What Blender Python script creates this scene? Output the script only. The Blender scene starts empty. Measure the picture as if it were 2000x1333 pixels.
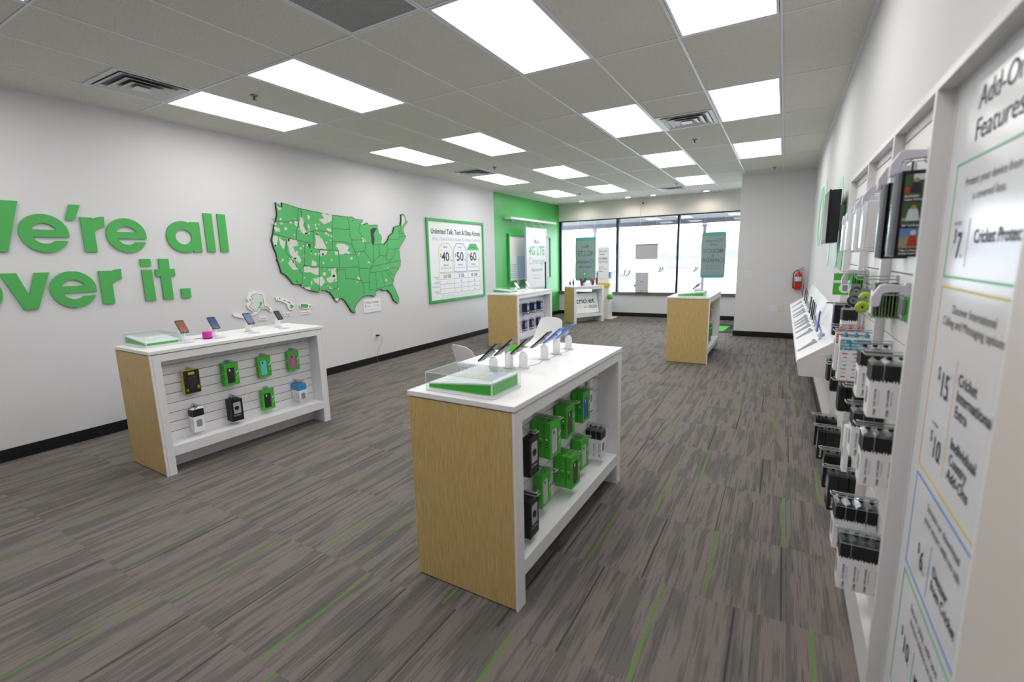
import bpy, bmesh, math, random
from mathutils import Matrix, Vector
random.seed(7)
S = bpy.context.scene
COL = S.collection
PI = math.pi

# ------------------------------------------------------------ camera, world, exposure
cd = bpy.data.cameras.new('camera'); cam = bpy.data.objects.new('camera', cd); COL.objects.link(cam); S.camera = cam
cd.sensor_fit = 'HORIZONTAL'; cd.sensor_width = 36.0; cd.lens = 920.83 / 2000 * 36; cd.clip_start = .05; cd.clip_end = 400
R0 = ((0.869135, 0.494085, -0.022002), (-0.065598, 0.159257, 0.985055), (-0.490205, 0.854703, -0.170828))
m = Matrix(((R0[0][0], R0[1][0], -R0[2][0], 5.5795), (R0[0][1], R0[1][1], -R0[2][1], 0.0), (R0[0][2], R0[1][2], -R0[2][2], 1.5852), (0, 0, 0, 1)))
cam.matrix_world = m
cd.dof.use_dof = True; cd.dof.focus_distance = 4.2; cd.dof.aperture_fstop = 1.6
w = bpy.data.worlds.new('sky'); S.world = w; w.use_nodes = True
bg = w.node_tree.nodes['Background']; bg.inputs['Color'].default_value = (0.84, 0.90, 1.0, 1); bg.inputs['Strength'].default_value = 11.0
S.view_settings.view_transform = 'Standard'; S.view_settings.look = 'None'; S.view_settings.gamma = 1.0
S.view_settings.use_curve_mapping = False
S.view_settings.exposure = 0.0
LIGHT = 7.6          # emission of the ceiling diffusers
S.cycles.max_bounces = 10; S.cycles.transparent_max_bounces = 16; S.cycles.diffuse_bounces = 6

# ------------------------------------------------------------ materials
def lin(c):
    if isinstance(c, str):
        c = tuple(int(c[i:i+2], 16) / 255 for i in (0, 2, 4))
    return tuple((x / 12.92 if x <= .04045 else ((x + .055) / 1.055) ** 2.4) for x in c) + (1,)
MC = {}
def mat(name, c='ffffff', rough=.5, metal=0.0, bump=0, bscale=200, spec=.5, emit=0, trans=0, alpha=1, noise=0, coat=0):
    if name in MC: return MC[name]
    M = bpy.data.materials.new(name); M.use_nodes = True; N = M.node_tree; b = N.nodes['Principled BSDF']
    b.inputs['Base Color'].default_value = lin(c); b.inputs['Roughness'].default_value = rough; b.inputs['Metallic'].default_value = metal
    b.inputs['Specular IOR Level'].default_value = spec; b.inputs['Coat Weight'].default_value = coat
    b.inputs['Transmission Weight'].default_value = trans; b.inputs['Alpha'].default_value = alpha
    if emit:
        b.inputs['Emission Color'].default_value = lin(c); b.inputs['Emission Strength'].default_value = emit
    if bump or noise:
        t = N.nodes.new('ShaderNodeTexCoord'); n = N.nodes.new('ShaderNodeTexNoise'); n.inputs['Scale'].default_value = bscale; n.inputs['Detail'].default_value = 3
        N.links.new(t.outputs['Object'], n.inputs['Vector'])
        if bump:
            bp = N.nodes.new('ShaderNodeBump'); bp.inputs['Strength'].default_value = bump; bp.inputs['Distance'].default_value = .002
            N.links.new(n.outputs['Fac'], bp.inputs['Height']); N.links.new(bp.outputs['Normal'], b.inputs['Normal'])
        if noise:
            mx = N.nodes.new('ShaderNodeMix'); mx.data_type = 'RGBA'; k = lin(c)
            mx.inputs['A'].default_value = tuple(v * (1 - noise) for v in k[:3]) + (1,); mx.inputs['B'].default_value = tuple(min(1, v * (1 + noise)) for v in k[:3]) + (1,)
            N.links.new(n.outputs['Fac'], mx.inputs['Factor']); N.links.new(mx.outputs['Result'], b.inputs['Base Color'])
    MC[name] = M; return M

def clear_mat(name, tint='f4fafa', gloss=.12, rough=.03):
    """thin clear sheet: mostly transparent with a fresnel reflection"""
    M = bpy.data.materials.new(name); M.use_nodes = True; N = M.node_tree; N.nodes.clear()
    o = N.nodes.new('ShaderNodeOutputMaterial'); t = N.nodes.new('ShaderNodeBsdfTransparent'); g = N.nodes.new('ShaderNodeBsdfGlossy'); mx = N.nodes.new('ShaderNodeMixShader')
    lw = N.nodes.new('ShaderNodeLayerWeight'); lw.inputs['Blend'].default_value = .5; f = N.nodes.new('ShaderNodeMath'); f.operation = 'POWER'; f.inputs[1].default_value = 5
    N.links.new(lw.outputs['Facing'], f.inputs[0]); a = N.nodes.new('ShaderNodeMath'); a.operation = 'MULTIPLY_ADD'; a.inputs[1].default_value = .75; a.inputs[2].default_value = gloss
    t.inputs['Color'].default_value = lin(tint); g.inputs['Roughness'].default_value = rough
    N.links.new(f.outputs[0], a.inputs[0]); N.links.new(a.outputs[0], mx.inputs['Fac']); N.links.new(t.outputs[0], mx.inputs[1]); N.links.new(g.outputs[0], mx.inputs[2]); N.links.new(mx.outputs[0], o.inputs['Surface'])
    MC[name] = M; return M

def carpet_mat():
    M = bpy.data.materials.new('carpet'); M.use_nodes = True; N = M.node_tree; b = N.nodes['Principled BSDF']; L = N.links
    b.inputs['Roughness'].default_value = .8; b.inputs['Specular IOR Level'].default_value = .25
    def nd(t, **k):
        n = N.nodes.new(t)
        for a, v in k.items(): setattr(n, a, v)
        return n
    def math_(op, a, b_=None, clamp=False):
        n = nd('ShaderNodeMath', operation=op, use_clamp=clamp)
        for i, v in enumerate((a, b_)):
            if v is None: continue
            if isinstance(v, (int, float)): n.inputs[i].default_value = v
            else: L.new(v, n.inputs[i])
        return n.outputs[0]
    geo = nd('ShaderNodeNewGeometry'); sep = nd('ShaderNodeSeparateXYZ'); L.new(geo.outputs['Position'], sep.inputs[0])
    info = nd('ShaderNodeObjectInfo')
    X, Y = sep.outputs['X'], sep.outputs['Y']
    XQ = math_('MULTIPLY', math_('FLOOR', math_('DIVIDE', X, .0066)), .0066)
    wn = nd('ShaderNodeTexWhiteNoise', noise_dimensions='1D'); L.new(math_('MULTIPLY', XQ, 151.7), wn.inputs['W'])
    def streak(sx, sy, off, det=2, q=True):
        cb = nd('ShaderNodeCombineXYZ'); L.new(math_('MULTIPLY', XQ if q else X, sx), cb.inputs[0]); L.new(math_('ADD', math_('MULTIPLY', Y, sy), math_('MULTIPLY', info.outputs['Random'], 90 + off)), cb.inputs[1])
        n = nd('ShaderNodeTexNoise'); n.inputs['Scale'].default_value = 1; n.inputs['Detail'].default_value = det; n.inputs['Roughness'].default_value = .6; L.new(cb.outputs[0], n.inputs['Vector']); return n.outputs['Fac']
    wide = math_('MULTIPLY', math_('SUBTRACT', math_('ADD', streak(15, 1.5, 1, 1), math_('MULTIPLY', wn.outputs['Value'], .11)), .57), 22)      # broad dark blocks
    thin = math_('MULTIPLY', math_('SUBTRACT', streak(140, 2.4, 20, 1), .57), 22)    # thin dashes
    dk = math_('ADD', math_('MULTIPLY', math_('ADD', wide, .25, True), .62), math_('MULTIPLY', math_('ADD', thin, .2, True), .62), True)
    rib = math_('ADD', math_('MULTIPLY', math_('SINE', math_('MULTIPLY', X, 2 * PI / .0066)), .5), .5)
    knit = streak(900, 330, 5, 1, False)
    mx = nd('ShaderNodeMix', data_type='RGBA'); mx.inputs['A'].default_value = lin('7a726d'); mx.inputs['B'].default_value = lin('585755'); L.new(dk, mx.inputs['Factor'])
    v = math_('ADD', math_('MULTIPLY', rib, .5), math_('ADD', math_('MULTIPLY', knit, .9), .28))
    m2 = nd('ShaderNodeMix', data_type='RGBA', blend_type='MULTIPLY'); m2.inputs['Factor'].default_value = 1; L.new(mx.outputs['Result'], m2.inputs['A'])
    cv = nd('ShaderNodeCombineXYZ')
    for i in range(3): L.new(v, cv.inputs[i])
    L.new(cv.outputs[0], m2.inputs['B'])
    cur = m2.outputs['Result']
    for key, width, colr in (('dark', .005, '333339'), ('green', .0062, '5d8a35')):
        at = nd('ShaderNodeAttribute', attribute_type='OBJECT', attribute_name=key)
        hit = math_('LESS_THAN', math_('ABSOLUTE', math_('SUBTRACT', X, at.outputs['Fac'])), width)
        f = math_('MULTIPLY', hit, math_('ADD', math_('MULTIPLY', knit, .7), .45), True)
        m3 = nd('ShaderNodeMix', data_type='RGBA'); L.new(f, m3.inputs['Factor']); L.new(cur, m3.inputs['A']); m3.inputs['B'].default_value = lin(colr); cur = m3.outputs['Result']
    L.new(cur, b.inputs['Base Color'])
    bp = nd('ShaderNodeBump'); bp.inputs['Strength'].default_value = .5; bp.inputs['Distance'].default_value = .002; L.new(rib, bp.inputs['Height']); L.new(bp.outputs['Normal'], b.inputs['Normal'])
    MC['carpet'] = M; return M

def wood_mat():
    M = bpy.data.materials.new('wood_laminate'); M.use_nodes = True; N = M.node_tree; b = N.nodes['Principled BSDF']; L = N.links
    b.inputs['Roughness'].default_value = .5
    t = N.nodes.new('ShaderNodeTexCoord'); mp = N.nodes.new('ShaderNodeMapping'); mp.inputs['Scale'].default_value = (190, 190, 9)
    n = N.nodes.new('ShaderNodeTexNoise'); n.inputs['Scale'].default_value = 1; n.inputs['Detail'].default_value = 4; n.inputs['Roughness'].default_value = .65; n.inputs['Distortion'].default_value = .6
    r = N.nodes.new('ShaderNodeValToRGB'); e = r.color_ramp.elements; e[0].position = .30; e[0].color = lin('ad925a'); e[1].position = .68; e[1].color = lin('d3ba82')
    x = r.color_ramp.elements.new(.5); x.color = lin('c3a76c')
    L.new(t.outputs['Object'], mp.inputs[0]); L.new(mp.outputs[0], n.inputs['Vector']); L.new(n.outputs['Fac'], r.inputs[0]); L.new(r.outputs[0], b.inputs['Base Color'])
    MC['wood'] = M; return M

def ceil_mat():
    M = bpy.data.materials.new('mineral_tile'); M.use_nodes = True; N = M.node_tree; b = N.nodes['Principled BSDF']; L = N.links
    b.inputs['Roughness'].default_value = .95; b.inputs['Specular IOR Level'].default_value = .1
    g = N.nodes.new('ShaderNodeNewGeometry'); n = N.nodes.new('ShaderNodeTexNoise'); n.inputs['Scale'].default_value = 95; n.inputs['Detail'].default_value = 4; n.inputs['Roughness'].default_value = .75
    r = N.nodes.new('ShaderNodeValToRGB'); e = r.color_ramp.elements; e[0].position = .30; e[0].color = lin('a5a39c'); e[1].position = .45; e[1].color = lin('dad8d1')
    L.new(g.outputs['Position'], n.inputs['Vector']); L.new(n.outputs['Fac'], r.inputs[0]); L.new(r.outputs[0], b.inputs['Base Color'])
    MC['tile'] = M; return M
def printed_mat(name, base, ink, scale=(60, 60, 60), thr=.55):
    """fine printed marks too small to read"""
    M = bpy.data.materials.new(name); M.use_nodes = True; N = M.node_tree; b = N.nodes['Principled BSDF']; L = N.links; b.inputs['Roughness'].default_value = .4
    t = N.nodes.new('ShaderNodeTexCoord'); mp = N.nodes.new('ShaderNodeMapping'); mp.inputs['Scale'].default_value = scale
    n = N.nodes.new('ShaderNodeTexNoise'); n.inputs['Scale'].default_value = 1; n.inputs['Detail'].default_value = 1
    r = N.nodes.new('ShaderNodeValToRGB'); r.color_ramp.interpolation = 'CONSTANT'; e = r.color_ramp.elements; e[0].position = 0; e[0].color = lin(base); e[1].position = thr; e[1].color = lin(ink)
    L.new(t.outputs['Object'], mp.inputs[0]); L.new(mp.outputs[0], n.inputs['Vector']); L.new(n.outputs['Fac'], r.inputs[0]); L.new(r.outputs[0], b.inputs['Base Color'])
    MC[name] = M; return M

WALL = mat('wall_paint', 'd8d7d9', .75, bump=.05, bscale=60, spec=.2)
HEAD = mat('header_paint', 'dedcd8', .8, spec=.2)
GREENW = mat('green_wall_paint', '47ad52', .38, spec=.5)
BASEB = mat('baseboard_black', '131315', .35)
WHITE = mat('white_laminate', 'e9e9ea', .38)
WSAT = mat('white_satin', 'dfdfdf', .5)
LTGREY = mat('light_grey_plastic', 'd2cfdb', .4)
MIDGREY = mat('mid_grey', '8c8c90', .5)
BLACK = mat('black_plastic', '0d0d0f', .35)
BLACKC = mat('black_card', '121214', .45)
GREEN = mat('green_card', '46b234', .45)
GREENL = mat('green_letter', '4bab55', .5)
GREENF = mat('green_frame', '2faa4c', .4)
WIRE = mat('chrome_wire', 'c9c9cc', .35, .6)
METAL = mat('brushed_metal', '9a9a9c', .35, 1)
INK = mat('dark_ink', '2c2c3c', .6)
PALEINK = mat('pale_blue_ink', '9fb0d0', .6)
YEL = mat('yellow_ink', 'd9c23a', .6)
BLU = mat('blue_ink', '3f7fcf', .6)
GRN = mat('green_ink', '3a9a58', .6)
TEAL = mat('teal_print', '2a9fb8', .5)
RED = mat('red_print', 'c42a2a', .5)
PAPER = mat('white_card', 'ececee', .5)
CLEAR = clear_mat('clear_acrylic', 'fafdfd', .03)
BLIST = clear_mat('clear_blister', 'f4f7f7', .07, .08)
PANE = clear_mat('window_glass', 'f6f9f9', .04, 0.0)
CARPET = carpet_mat(); WOOD = wood_mat(); TILE = ceil_mat()

# ------------------------------------------------------------ mesh helpers
class MB:
    def __init__(s): s.v = []; s.f = []; s.mi = []; s.mats = []
    def _m(s, M):
        if M is None: return 0
        if M not in s.mats: s.mats.append(M)
        return s.mats.index(M)
    def add(s, v, f, M=None):
        b = len(s.v); s.v += [tuple(p) for p in v]; k = s._m(M)
        for q in f: s.f.append(tuple(b + i for i in q)); s.mi.append(k)
        return s
    def box(s, x0, x1, y0, y1, z0, z1, M=None):
        v = [(x, y, z) for z in (z0, z1) for y in (y0, y1) for x in (x0, x1)]
        return s.add(v, [(0, 2, 3, 1), (4, 5, 7, 6), (0, 1, 5, 4), (2, 6, 7, 3), (0, 4, 6, 2), (1, 3, 7, 5)], M)
    def hexa(s, v, M=None):
        """8 points, bottom loop 0-3 then top loop 4-7"""
        return s.add(v, [(3, 2, 1, 0), (4, 5, 6, 7), (0, 1, 5, 4), (1, 2, 6, 5), (2, 3, 7, 6), (3, 0, 4, 7)], M)
    def prism(s, pts, o, u, v, n, M=None):
        """2D outline pts in the frame (o,u,v) extruded along vector n"""
        o, u, v, n = map(Vector, (o, u, v, n))
        a = sum(pts[i][0] * pts[(i + 1) % len(pts)][1] - pts[(i + 1) % len(pts)][0] * pts[i][1] for i in range(len(pts)))
        if (u.cross(v).dot(n) < 0) != (a < 0): pts = pts[::-1]
        k = len(pts); base = [o + u * p[0] + v * p[1] for p in pts]
        f = [tuple(reversed(range(k))), tuple(range(k, 2 * k))] + [(i, (i + 1) % k, k + (i + 1) % k, k + i) for i in range(k)]
        return s.add(base + [p + n for p in base], f, M)
    def tube(s, pts, r, n=8, M=None, cap=True):
        pts = [Vector(p) for p in pts]; rr = r if isinstance(r, (list, tuple)) else [r] * len(pts)
        ring = []; up = None
        for i, p in enumerate(pts):
            d = (pts[min(i + 1, len(pts) - 1)] - pts[max(i - 1, 0)]).normalized()
            if up is None: up = Vector((0, 0, 1)) if abs(d.z) < .9 else Vector((1, 0, 0))
            a = d.cross(up).normalized(); b = a.cross(d).normalized(); up = b
            ring.append([p + (a * math.cos(t) + b * math.sin(t)) * rr[i] for t in [2 * PI * k / n for k in range(n)]])
        v = [q for g in ring for q in g]; f = []
        for i in range(len(pts) - 1):
            for k in range(n): f.append((i * n + k, (i + 1) * n + k, (i + 1) * n + (k + 1) % n, i * n + (k + 1) % n))
        if cap: f += [tuple(range(n)), tuple(reversed(range((len(pts) - 1) * n, len(pts) * n)))]
        return s.add(v, f, M)
    def lathe(s, prof, c=(0, 0, 0), n=20, M=None, axis='z'):
        v = []; f = []
        for r, h in prof:
            for k in range(n):
                t = 2 * PI * k / n; p = (r * math.cos(t), r * math.sin(t), h)
                if axis == 'x': p = (h, p[0], p[1])
                if axis == 'y': p = (p[1], h, p[0])
                v.append((c[0] + p[0], c[1] + p[1], c[2] + p[2]))
        for i in range(len(prof) - 1):
            for k in range(n): f.append((i * n + k, i * n + (k + 1) % n, (i + 1) * n + (k + 1) % n, (i + 1) * n + k))
        f += [tuple(reversed(range(n))), tuple(range((len(prof) - 1) * n, len(prof) * n))]
        return s.add(v, f, M)
    def xform(s, M4):
        s.v = [tuple(M4 @ Vector(p)) for p in s.v]; return s
    def build(s, name, M=None, parent=None, smooth=False, bevel=0, seg=2):
        me = bpy.data.meshes.new(name); me.from_pydata(s.v, [], s.f)
        ms = s.mats if s.mats else [M]
        for q in ms: me.materials.append(q if q else M)
        if s.mats:
            for p, k in zip(me.polygons, s.mi): p.material_index = k
        if smooth:
            for p in me.polygons: p.use_smooth = True
        me.update()
        o = bpy.data.objects.new(name, me); COL.objects.link(o)
        if parent: o.parent = parent
        if bevel:
            b = o.modifiers.new('bevel', 'BEVEL'); b.width = bevel; b.segments = seg; b.limit_method = 'ANGLE'; b.angle_limit = math.radians(40)
        return o
def tag(o, label, cat, group=None, kind=None):
    if label: o['label'] = label
    if cat: o['category'] = cat
    if group: o['group'] = group
    if kind: o['kind'] = kind
    return o
def thing(name, loc, label, cat, group=None, rz=0):
    o = bpy.data.objects.new(name, None); COL.objects.link(o); o.location = loc; o.rotation_euler = (0, 0, rz); o.empty_display_size = .05
    return tag(o, label, cat, group)
def struct(name, mb, M, parent=None, **k):
    o = mb.build(name, M, parent, **k)
    if not parent: o['kind'] = 'structure'
    return o
def dup(src, loc=None, rz=None, label=None, group=None):
    r = src.copy(); COL.objects.link(r)
    def kids(a, b):
        for ch in CH.get(a.name, [c for c in a.children]):
            c = ch.copy(); COL.objects.link(c); c.parent = b; kids(ch, c)
    kids(src, r)
    if loc is not None: r.location = loc
    if rz is not None: r.rotation_euler = (0, 0, rz)
    if label: r['label'] = label
    if group: r['group'] = group
    return r
CH = {}
def rr(w, h, r, n=5, cx=0, cy=0):
    """rounded rectangle outline, counter-clockwise"""
    o = []
    for sx, sy, a0 in ((1, 1, 0), (-1, 1, PI / 2), (-1, -1, PI), (1, -1, 3 * PI / 2)):
        for i in range(n + 1):
            t = a0 + PI / 2 * i / n; o.append((cx + sx * (w / 2 - r) + r * math.cos(t), cy + sy * (h / 2 - r) + r * math.sin(t)))
    return o
def circ(r, n=20, cx=0, cy=0, a0=0, a1=2 * PI, closed=False):
    return [(cx + r * math.cos(a0 + (a1 - a0) * i / (n if not closed else n - 1)), cy + r * math.sin(a0 + (a1 - a0) * i / (n if not closed else n - 1))) for i in range(n)]
TXT = {}
def text(s, size, o, u, v, M, parent=None, align='LEFT', width=None, bold=0, name='lettering', shear=0, depth=.0006, sp=1.0, top=False):
    """flat printed words: origin o is the baseline start, u along the words, v up"""
    key = (s, align, bold, shear, sp)
    if key not in TXT:
        c = bpy.data.curves.new('lettering', 'FONT'); c.body = s; c.size = 1; c.align_x = align; c.offset = bold; c.shear = shear; c.space_character = sp; c.resolution_u = 3
        ob = bpy.data.objects.new('lettering', c); COL.objects.link(ob); dg = bpy.context.evaluated_depsgraph_get(); dg.update()
        me = bpy.data.meshes.new_from_object(ob.evaluated_get(dg))
        TXT[key] = ([tuple(p.co) for p in me.vertices], [tuple(p.vertices) for p in me.polygons])
        bpy.data.objects.remove(ob); bpy.data.curves.remove(c); bpy.data.meshes.remove(me)
    vs, fs = TXT[key]; o, u, v = Vector(o), Vector(u), Vector(v); n = u.cross(v)
    kx = size
    if width:
        xs = [p[0] for p in vs]; kx = width / max(1e-6, (max(xs) - min(xs)))
    mb = MB(); mb.add([o + u * (p[0] * kx) + v * (p[1] * size) + n * depth for p in vs], fs, M)
    ob = mb.build(name, M, parent)
    return ob
Yp, Ym, Xp, Xm, Zp = (0, 1, 0), (0, -1, 0), (1, 0, 0), (-1, 0, 0), (0, 0, 1)
# ============================================================ ROOM
H = 3.05; WX = 5.98; EY = 12.544; BY = -2.44; AY = 10.16; AX = 4.80; GX = .5895; GY = 2.4375; TU = .6096; TV = 1.2192
struct('floor', MB().box(-.1, 6.1, BY - .1, 12.6, -.12, -.012), mat('floor_slab', '4a4846', .9))
floor = bpy.data.objects['floor']
known = {  # row index -> accent positions read along the tiles
    4: ([3.482], [2.584, 3.124, 3.827]), 5: ([3.066, 4.873, 5.487], [2.676, 3.415, 5.17, 5.781]), 6: ([5.064, 5.67], [4.776, 5.353]),
    7: ([5.33], [4.98, 5.677]), 8: ([4.868, 5.541], [5.158, 5.884]), 9: ([5.135, 5.71], [4.77]), 10: ([5.298], [5.594]), 11: ([5.482], [5.265, 5.769]), 12: ([5.667], [5.316])}
xs = [0] + [.4528 + .6096 * k for k in range(10)]; xs = [x for x in xs if x < WX] + [WX]
ys = [.92 + .6128 * (k - 4) for k in range(24)]; ys = [y for y in ys if y < EY - .1 and y > BY + .1]; k0 = round((ys[0] - .92) / .6128 + 4); ys = [BY] + ys + [EY]
meshes = {}
rng = random.Random(3)
for j in range(len(ys) - 1):
    row = k0 + j - 1; ph = rng.uniform(0, .3)
    dk, gr = known.get(row, ([], []))
    for i in range(len(xs) - 1):
        w_, d_ = xs[i + 1] - xs[i], ys[j + 1] - ys[j]; key = (round(w_, 3), round(d_, 3))
        if key not in meshes:
            g = .0002; b_ = MB().box(g, w_ - g, g, d_ - g, -.012, 0); o = b_.build('carpet_tile', CARPET, floor); meshes[key] = o.data
        else:
            o = bpy.data.objects.new('carpet_tile', meshes[key]); COL.objects.link(o); o.parent = floor
        o.location = (xs[i], ys[j], 0)
        d1 = [q for q in dk if xs[i] <= q < xs[i + 1]]; g1 = [q for q in gr if xs[i] <= q < xs[i + 1]]
        has = row in known and (xs[i] > 4.2)
        a = rng.uniform(.04, .27); c = a + .3
        if rng.random() < .5: a, c = c, a
        o['dark'] = d1[0] if d1 else (-9.0 if has else xs[i] + a)
        o['green'] = g1[0] if g1 else (-9.0 if has or rng.random() < .12 else xs[i] + c)

# walls
struct('wall_left', MB().box(-.12, 0, BY, 9.05, 0, H + .1), WALL)
struct('wall_left', MB().box(-.12, 0, 9.05, EY + .1, 0, H + .1), GREENW)
struct('wall_right', MB().box(WX, WX + .12, BY, EY + .1, 0, H + .1), WALL)
struct('wall_back', MB().box(-.1, WX + .1, BY - .12, BY, 0, H + .1), WALL)
struct('wall_front', MB().box(0, WX, EY, EY + .16, 0, .585), WALL)
struct('wall_front', MB().box(0, WX, EY - .02, EY + .16, 2.6, H + .1), HEAD)
struct('wall_alcove', MB().box(AX, WX, AY, AY + .14, 0, H + .05), WALL, bevel=.002)
def baseboard(name, x0, x1, y0, y1):
    struct(name, MB().box(x0, x1, y0, y1, 0, .105), BASEB, bevel=.003)
baseboard('baseboard_left', 0, .012, BY, EY); baseboard('baseboard_right', WX - .012, WX, 4.0, AY); baseboard('baseboard_right', WX - .012, WX, BY, .1)
baseboard('baseboard_front', .012, WX, EY - .012, EY); baseboard('baseboard_alcove', AX - .012, WX - .012, AY - .012, AY); baseboard('baseboard_alcove', AX - .012, AX, AY, AY + .15)
baseboard('baseboard_back', .012, WX - .012, BY, BY + .012)

# window wall: three panes seen, a glazed entrance behind the alcove wall
WF = mat('window_frame_dark', '2a2932', .35, .3)
def window(name, x0, x1):
    w_ = struct(name, MB().box(x0, x1, EY + .07, EY + .078, .655, 2.57), PANE)
    return w_
edges = [(.06, 1.65), (1.72, 3.21), (3.265, 4.9), (4.95, 5.92)]
for i, (a, b) in enumerate(edges): window('window_%d' % (i + 1), a, b)
fr = MB().box(.0, WX, EY + .0, EY + .12, 2.565, 2.60).box(0, .06, EY + .02, EY + .12, .65, 2.57).box(1.65, 1.72, EY - .0, EY + .12, .65, 2.57).box(3.21, 3.265, EY, EY + .12, .65, 2.57).box(4.9, 4.95, EY, EY + .12, .65, 2.57).box(5.92, WX, EY, EY + .12, .65, 2.57)
struct('trim_1', fr, WF, bevel=.003)
struct('trim_2', MB().box(0, WX, EY - .06, EY + .13, .585, .655), mat('sill_brown', '6d5f5e', .5), bevel=.004)

# ceiling: runners, tees and lay-in tiles
cx_ = [0] + [GX + TU * k for k in range(9)] + [WX]
cy_ = [GY + TV * k for k in range(-4, 9)]; cy_ = [BY] + [y for y in cy_ if y > BY + .05 and y < EY - .05] + [EY]
grid = MB(); tb = .0085
for x in cx_[1:-1]: grid.box(x - tb, x + tb, BY, EY, H, H + .03)
for y in cy_[1:-1]: grid.box(0, WX, y - tb * .8, y + tb * .8, H + .0006, H + .03)
grid.box(0, .022, BY, EY, H - .002, H + .03).box(WX - .022, WX, BY, EY, H - .002, H + .03).box(0, WX, EY - .022, EY, H - .002, H + .03).box(0, WX, BY, BY + .022, H - .002, H + .03).box(AX, WX, AY - .022, AY, H - .002, H + .03)
GRIDM = mat('grid_white', 'e2e2ea', .35)
struct('ceiling', MB().box(-.1, WX + .1, BY - .1, EY + .1, H + .045, H + .16), mat('ceiling_void', '77756e', .9))
ceil = bpy.data.objects['ceiling']
grid.build('ceiling_grid', GRIDM, ceil)
lights = set()
for c, rows in ((1, (-2, 0, 2, 4, 6)), (3, (-2, 0, 2, 4, 6)), (6, (-2, 0, 2, 4, 6)), (8, (-2, 0, 2, 4))):
    for r in rows: lights.add((c, r))
def rowidx(r): return cy_.index(min(cy_, key=lambda y: abs(y - (GY + TV * r))))
LI = {(c, rowidx(r)) for c, r in lights}
GR = {(5, rowidx(-1))}                      # return air grille
me = {}
for j in range(len(cy_) - 1):
    for i in range(len(cx_) - 1):
        if (i, j) in LI or (i, j) in GR: continue
        x0, x1, y0, y1 = cx_[i] + .0095, cx_[i + 1] - .0095, cy_[j] + .0085, cy_[j + 1] - .0085
        if x0 > AX and y0 > AY: pass
        key = (round(x1 - x0, 3), round(y1 - y0, 3))
        if key not in me:
            o = MB().box(0, x1 - x0, 0, y1 - y0, .004, .02).build('ceiling_tile', TILE, ceil); me[key] = o.data
        else:
            o = bpy.data.objects.new('ceiling_tile', me[key]); COL.objects.link(o); o.parent = ceil
        o.location = (x0, y0, H)
DIFF = mat('light_diffuser', 'ffffff', .5, emit=LIGHT)
DIFF.node_tree.nodes['Principled BSDF'].inputs['Emission Color'].default_value = (1, .985, .97, 1)
cnames = {1: 'wall side', 3: 'left', 6: 'right', 8: 'far right'}; rnames = {-2: 'behind the counters', 0: 'nearest', 2: 'second', 4: 'third', 6: 'farthest'}
first = None
for c, r in sorted(lights):
    lab = 'recessed white ceiling light panel, %s in the %s column' % (rnames[r], {1: 'leftmost', 3: 'second', 6: 'third', 8: 'rightmost'}[c])
    x0, y0 = cx_[c], GY + TV * r
    if first is None:
        t = thing('ceiling_light', (x0, y0, H), lab, 'ceiling light', 'ceiling light panels')
        f = MB(); W_, D_, e = TU, TV, .028
        f.box(.012, W_ - .012, .012, e, .001, .05).box(.012, W_ - .012, D_ - e, D_ - .012, .001, .05).box(.012, e, e, D_ - e, .001, .05).box(W_ - e, W_ - .012, e, D_ - e, .001, .05)
        f.build('light_frame', GRIDM, t)
        MB().box(e, W_ - e, e, D_ - e, .006, .012).build('diffuser', DIFF, t); first = t
        bpy.context.view_layer.update()
    else: dup(first, (x0, y0, H), 0, lab)
# return grille
t = thing('return_grille', (cx_[5], GY - TV, H), 'dark perforated return air grille in the ceiling near the camera', 'air vent')
GRM = printed_mat('perforated', '57575a', '57575a')
f = MB(); f.box(.012, TU - .012, .012, .03, 0, .02).box(.012, TU - .012, TV - .03, TV - .012, 0, .02).box(.012, .03, .03, TV - .03, 0, .02).box(TU - .03, TU - .012, .03, TV - .03, 0, .02); f.build('vent_frame', GRIDM, t)
b_ = MB()
n = 38
for k in range(n): x = .03 + (TU - .06) * (k + .5) / n; b_.box(x - .0042, x + .0042, .03, TV - .03, .004, .007)
n2 = 76
for k in range(n2): y = .03 + (TV - .06) * (k + .5) / n2; b_.box(.03, TU - .03, y - .0042, y + .0042, .0035, .0065)
b_.build('mesh_face', mat('grille_metal', 'a0a0a2', .5), t); MB().box(.03, TU - .03, .03, TV - .03, .03, .04).build('dark_plenum', mat('plenum', '2c2c2e', .8), t)
# square diffusers in half tiles
VM = mat('vent_white', 'd2d2d4', .35); first = None
def vent(x, y, lab):
    t = thing('ceiling_vent', (x, y, H), lab, 'air vent', 'square ceiling vents')
    s = .575
    def ring(a, b, z0, z1, th=.004):  # a sloped square ring
        m_ = MB(); A = [(-a, -a, z0), (a, -a, z0), (a, a, z0), (-a, a, z0)]; B = [(-b, -b, z1), (b, -b, z1), (b, b, z1), (-b, b, z1)]
        v = A + B + [(p[0], p[1], p[2] + th) for p in A] + [(p[0], p[1], p[2] + th) for p in B]; f = []
        for i in range(4):
            j = (i + 1) % 4; f += [(i, j, 4 + j, 4 + i), (8 + j, 8 + i, 12 + i, 12 + j), (i, 8 + i, 8 + j, j), (4 + i, 4 + j, 12 + j, 12 + i)]
        return m_.add(v, f)
    ring(.29, .25, -.003, -.003).build('vent_frame', VM, t)
    for a, z in ((.215, -.012), (.15, -.018), (.09, -.022)): ring(a + .028, a - .03, z, z + .022).build('vent_cone', VM, t)
    MB().box(-.055, .055, -.055, .055, -.022, -.018).build('centre_plate', VM, t)
    MB().box(-.25, .25, -.25, .25, .003, .0039).build('dark_throat', mat('vent_throat', '6a6c72', .5), t)
    return t
vent(.894, 2.14, 'white square ceiling air diffuser nearest the left wall, beside the near light panels')
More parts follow.
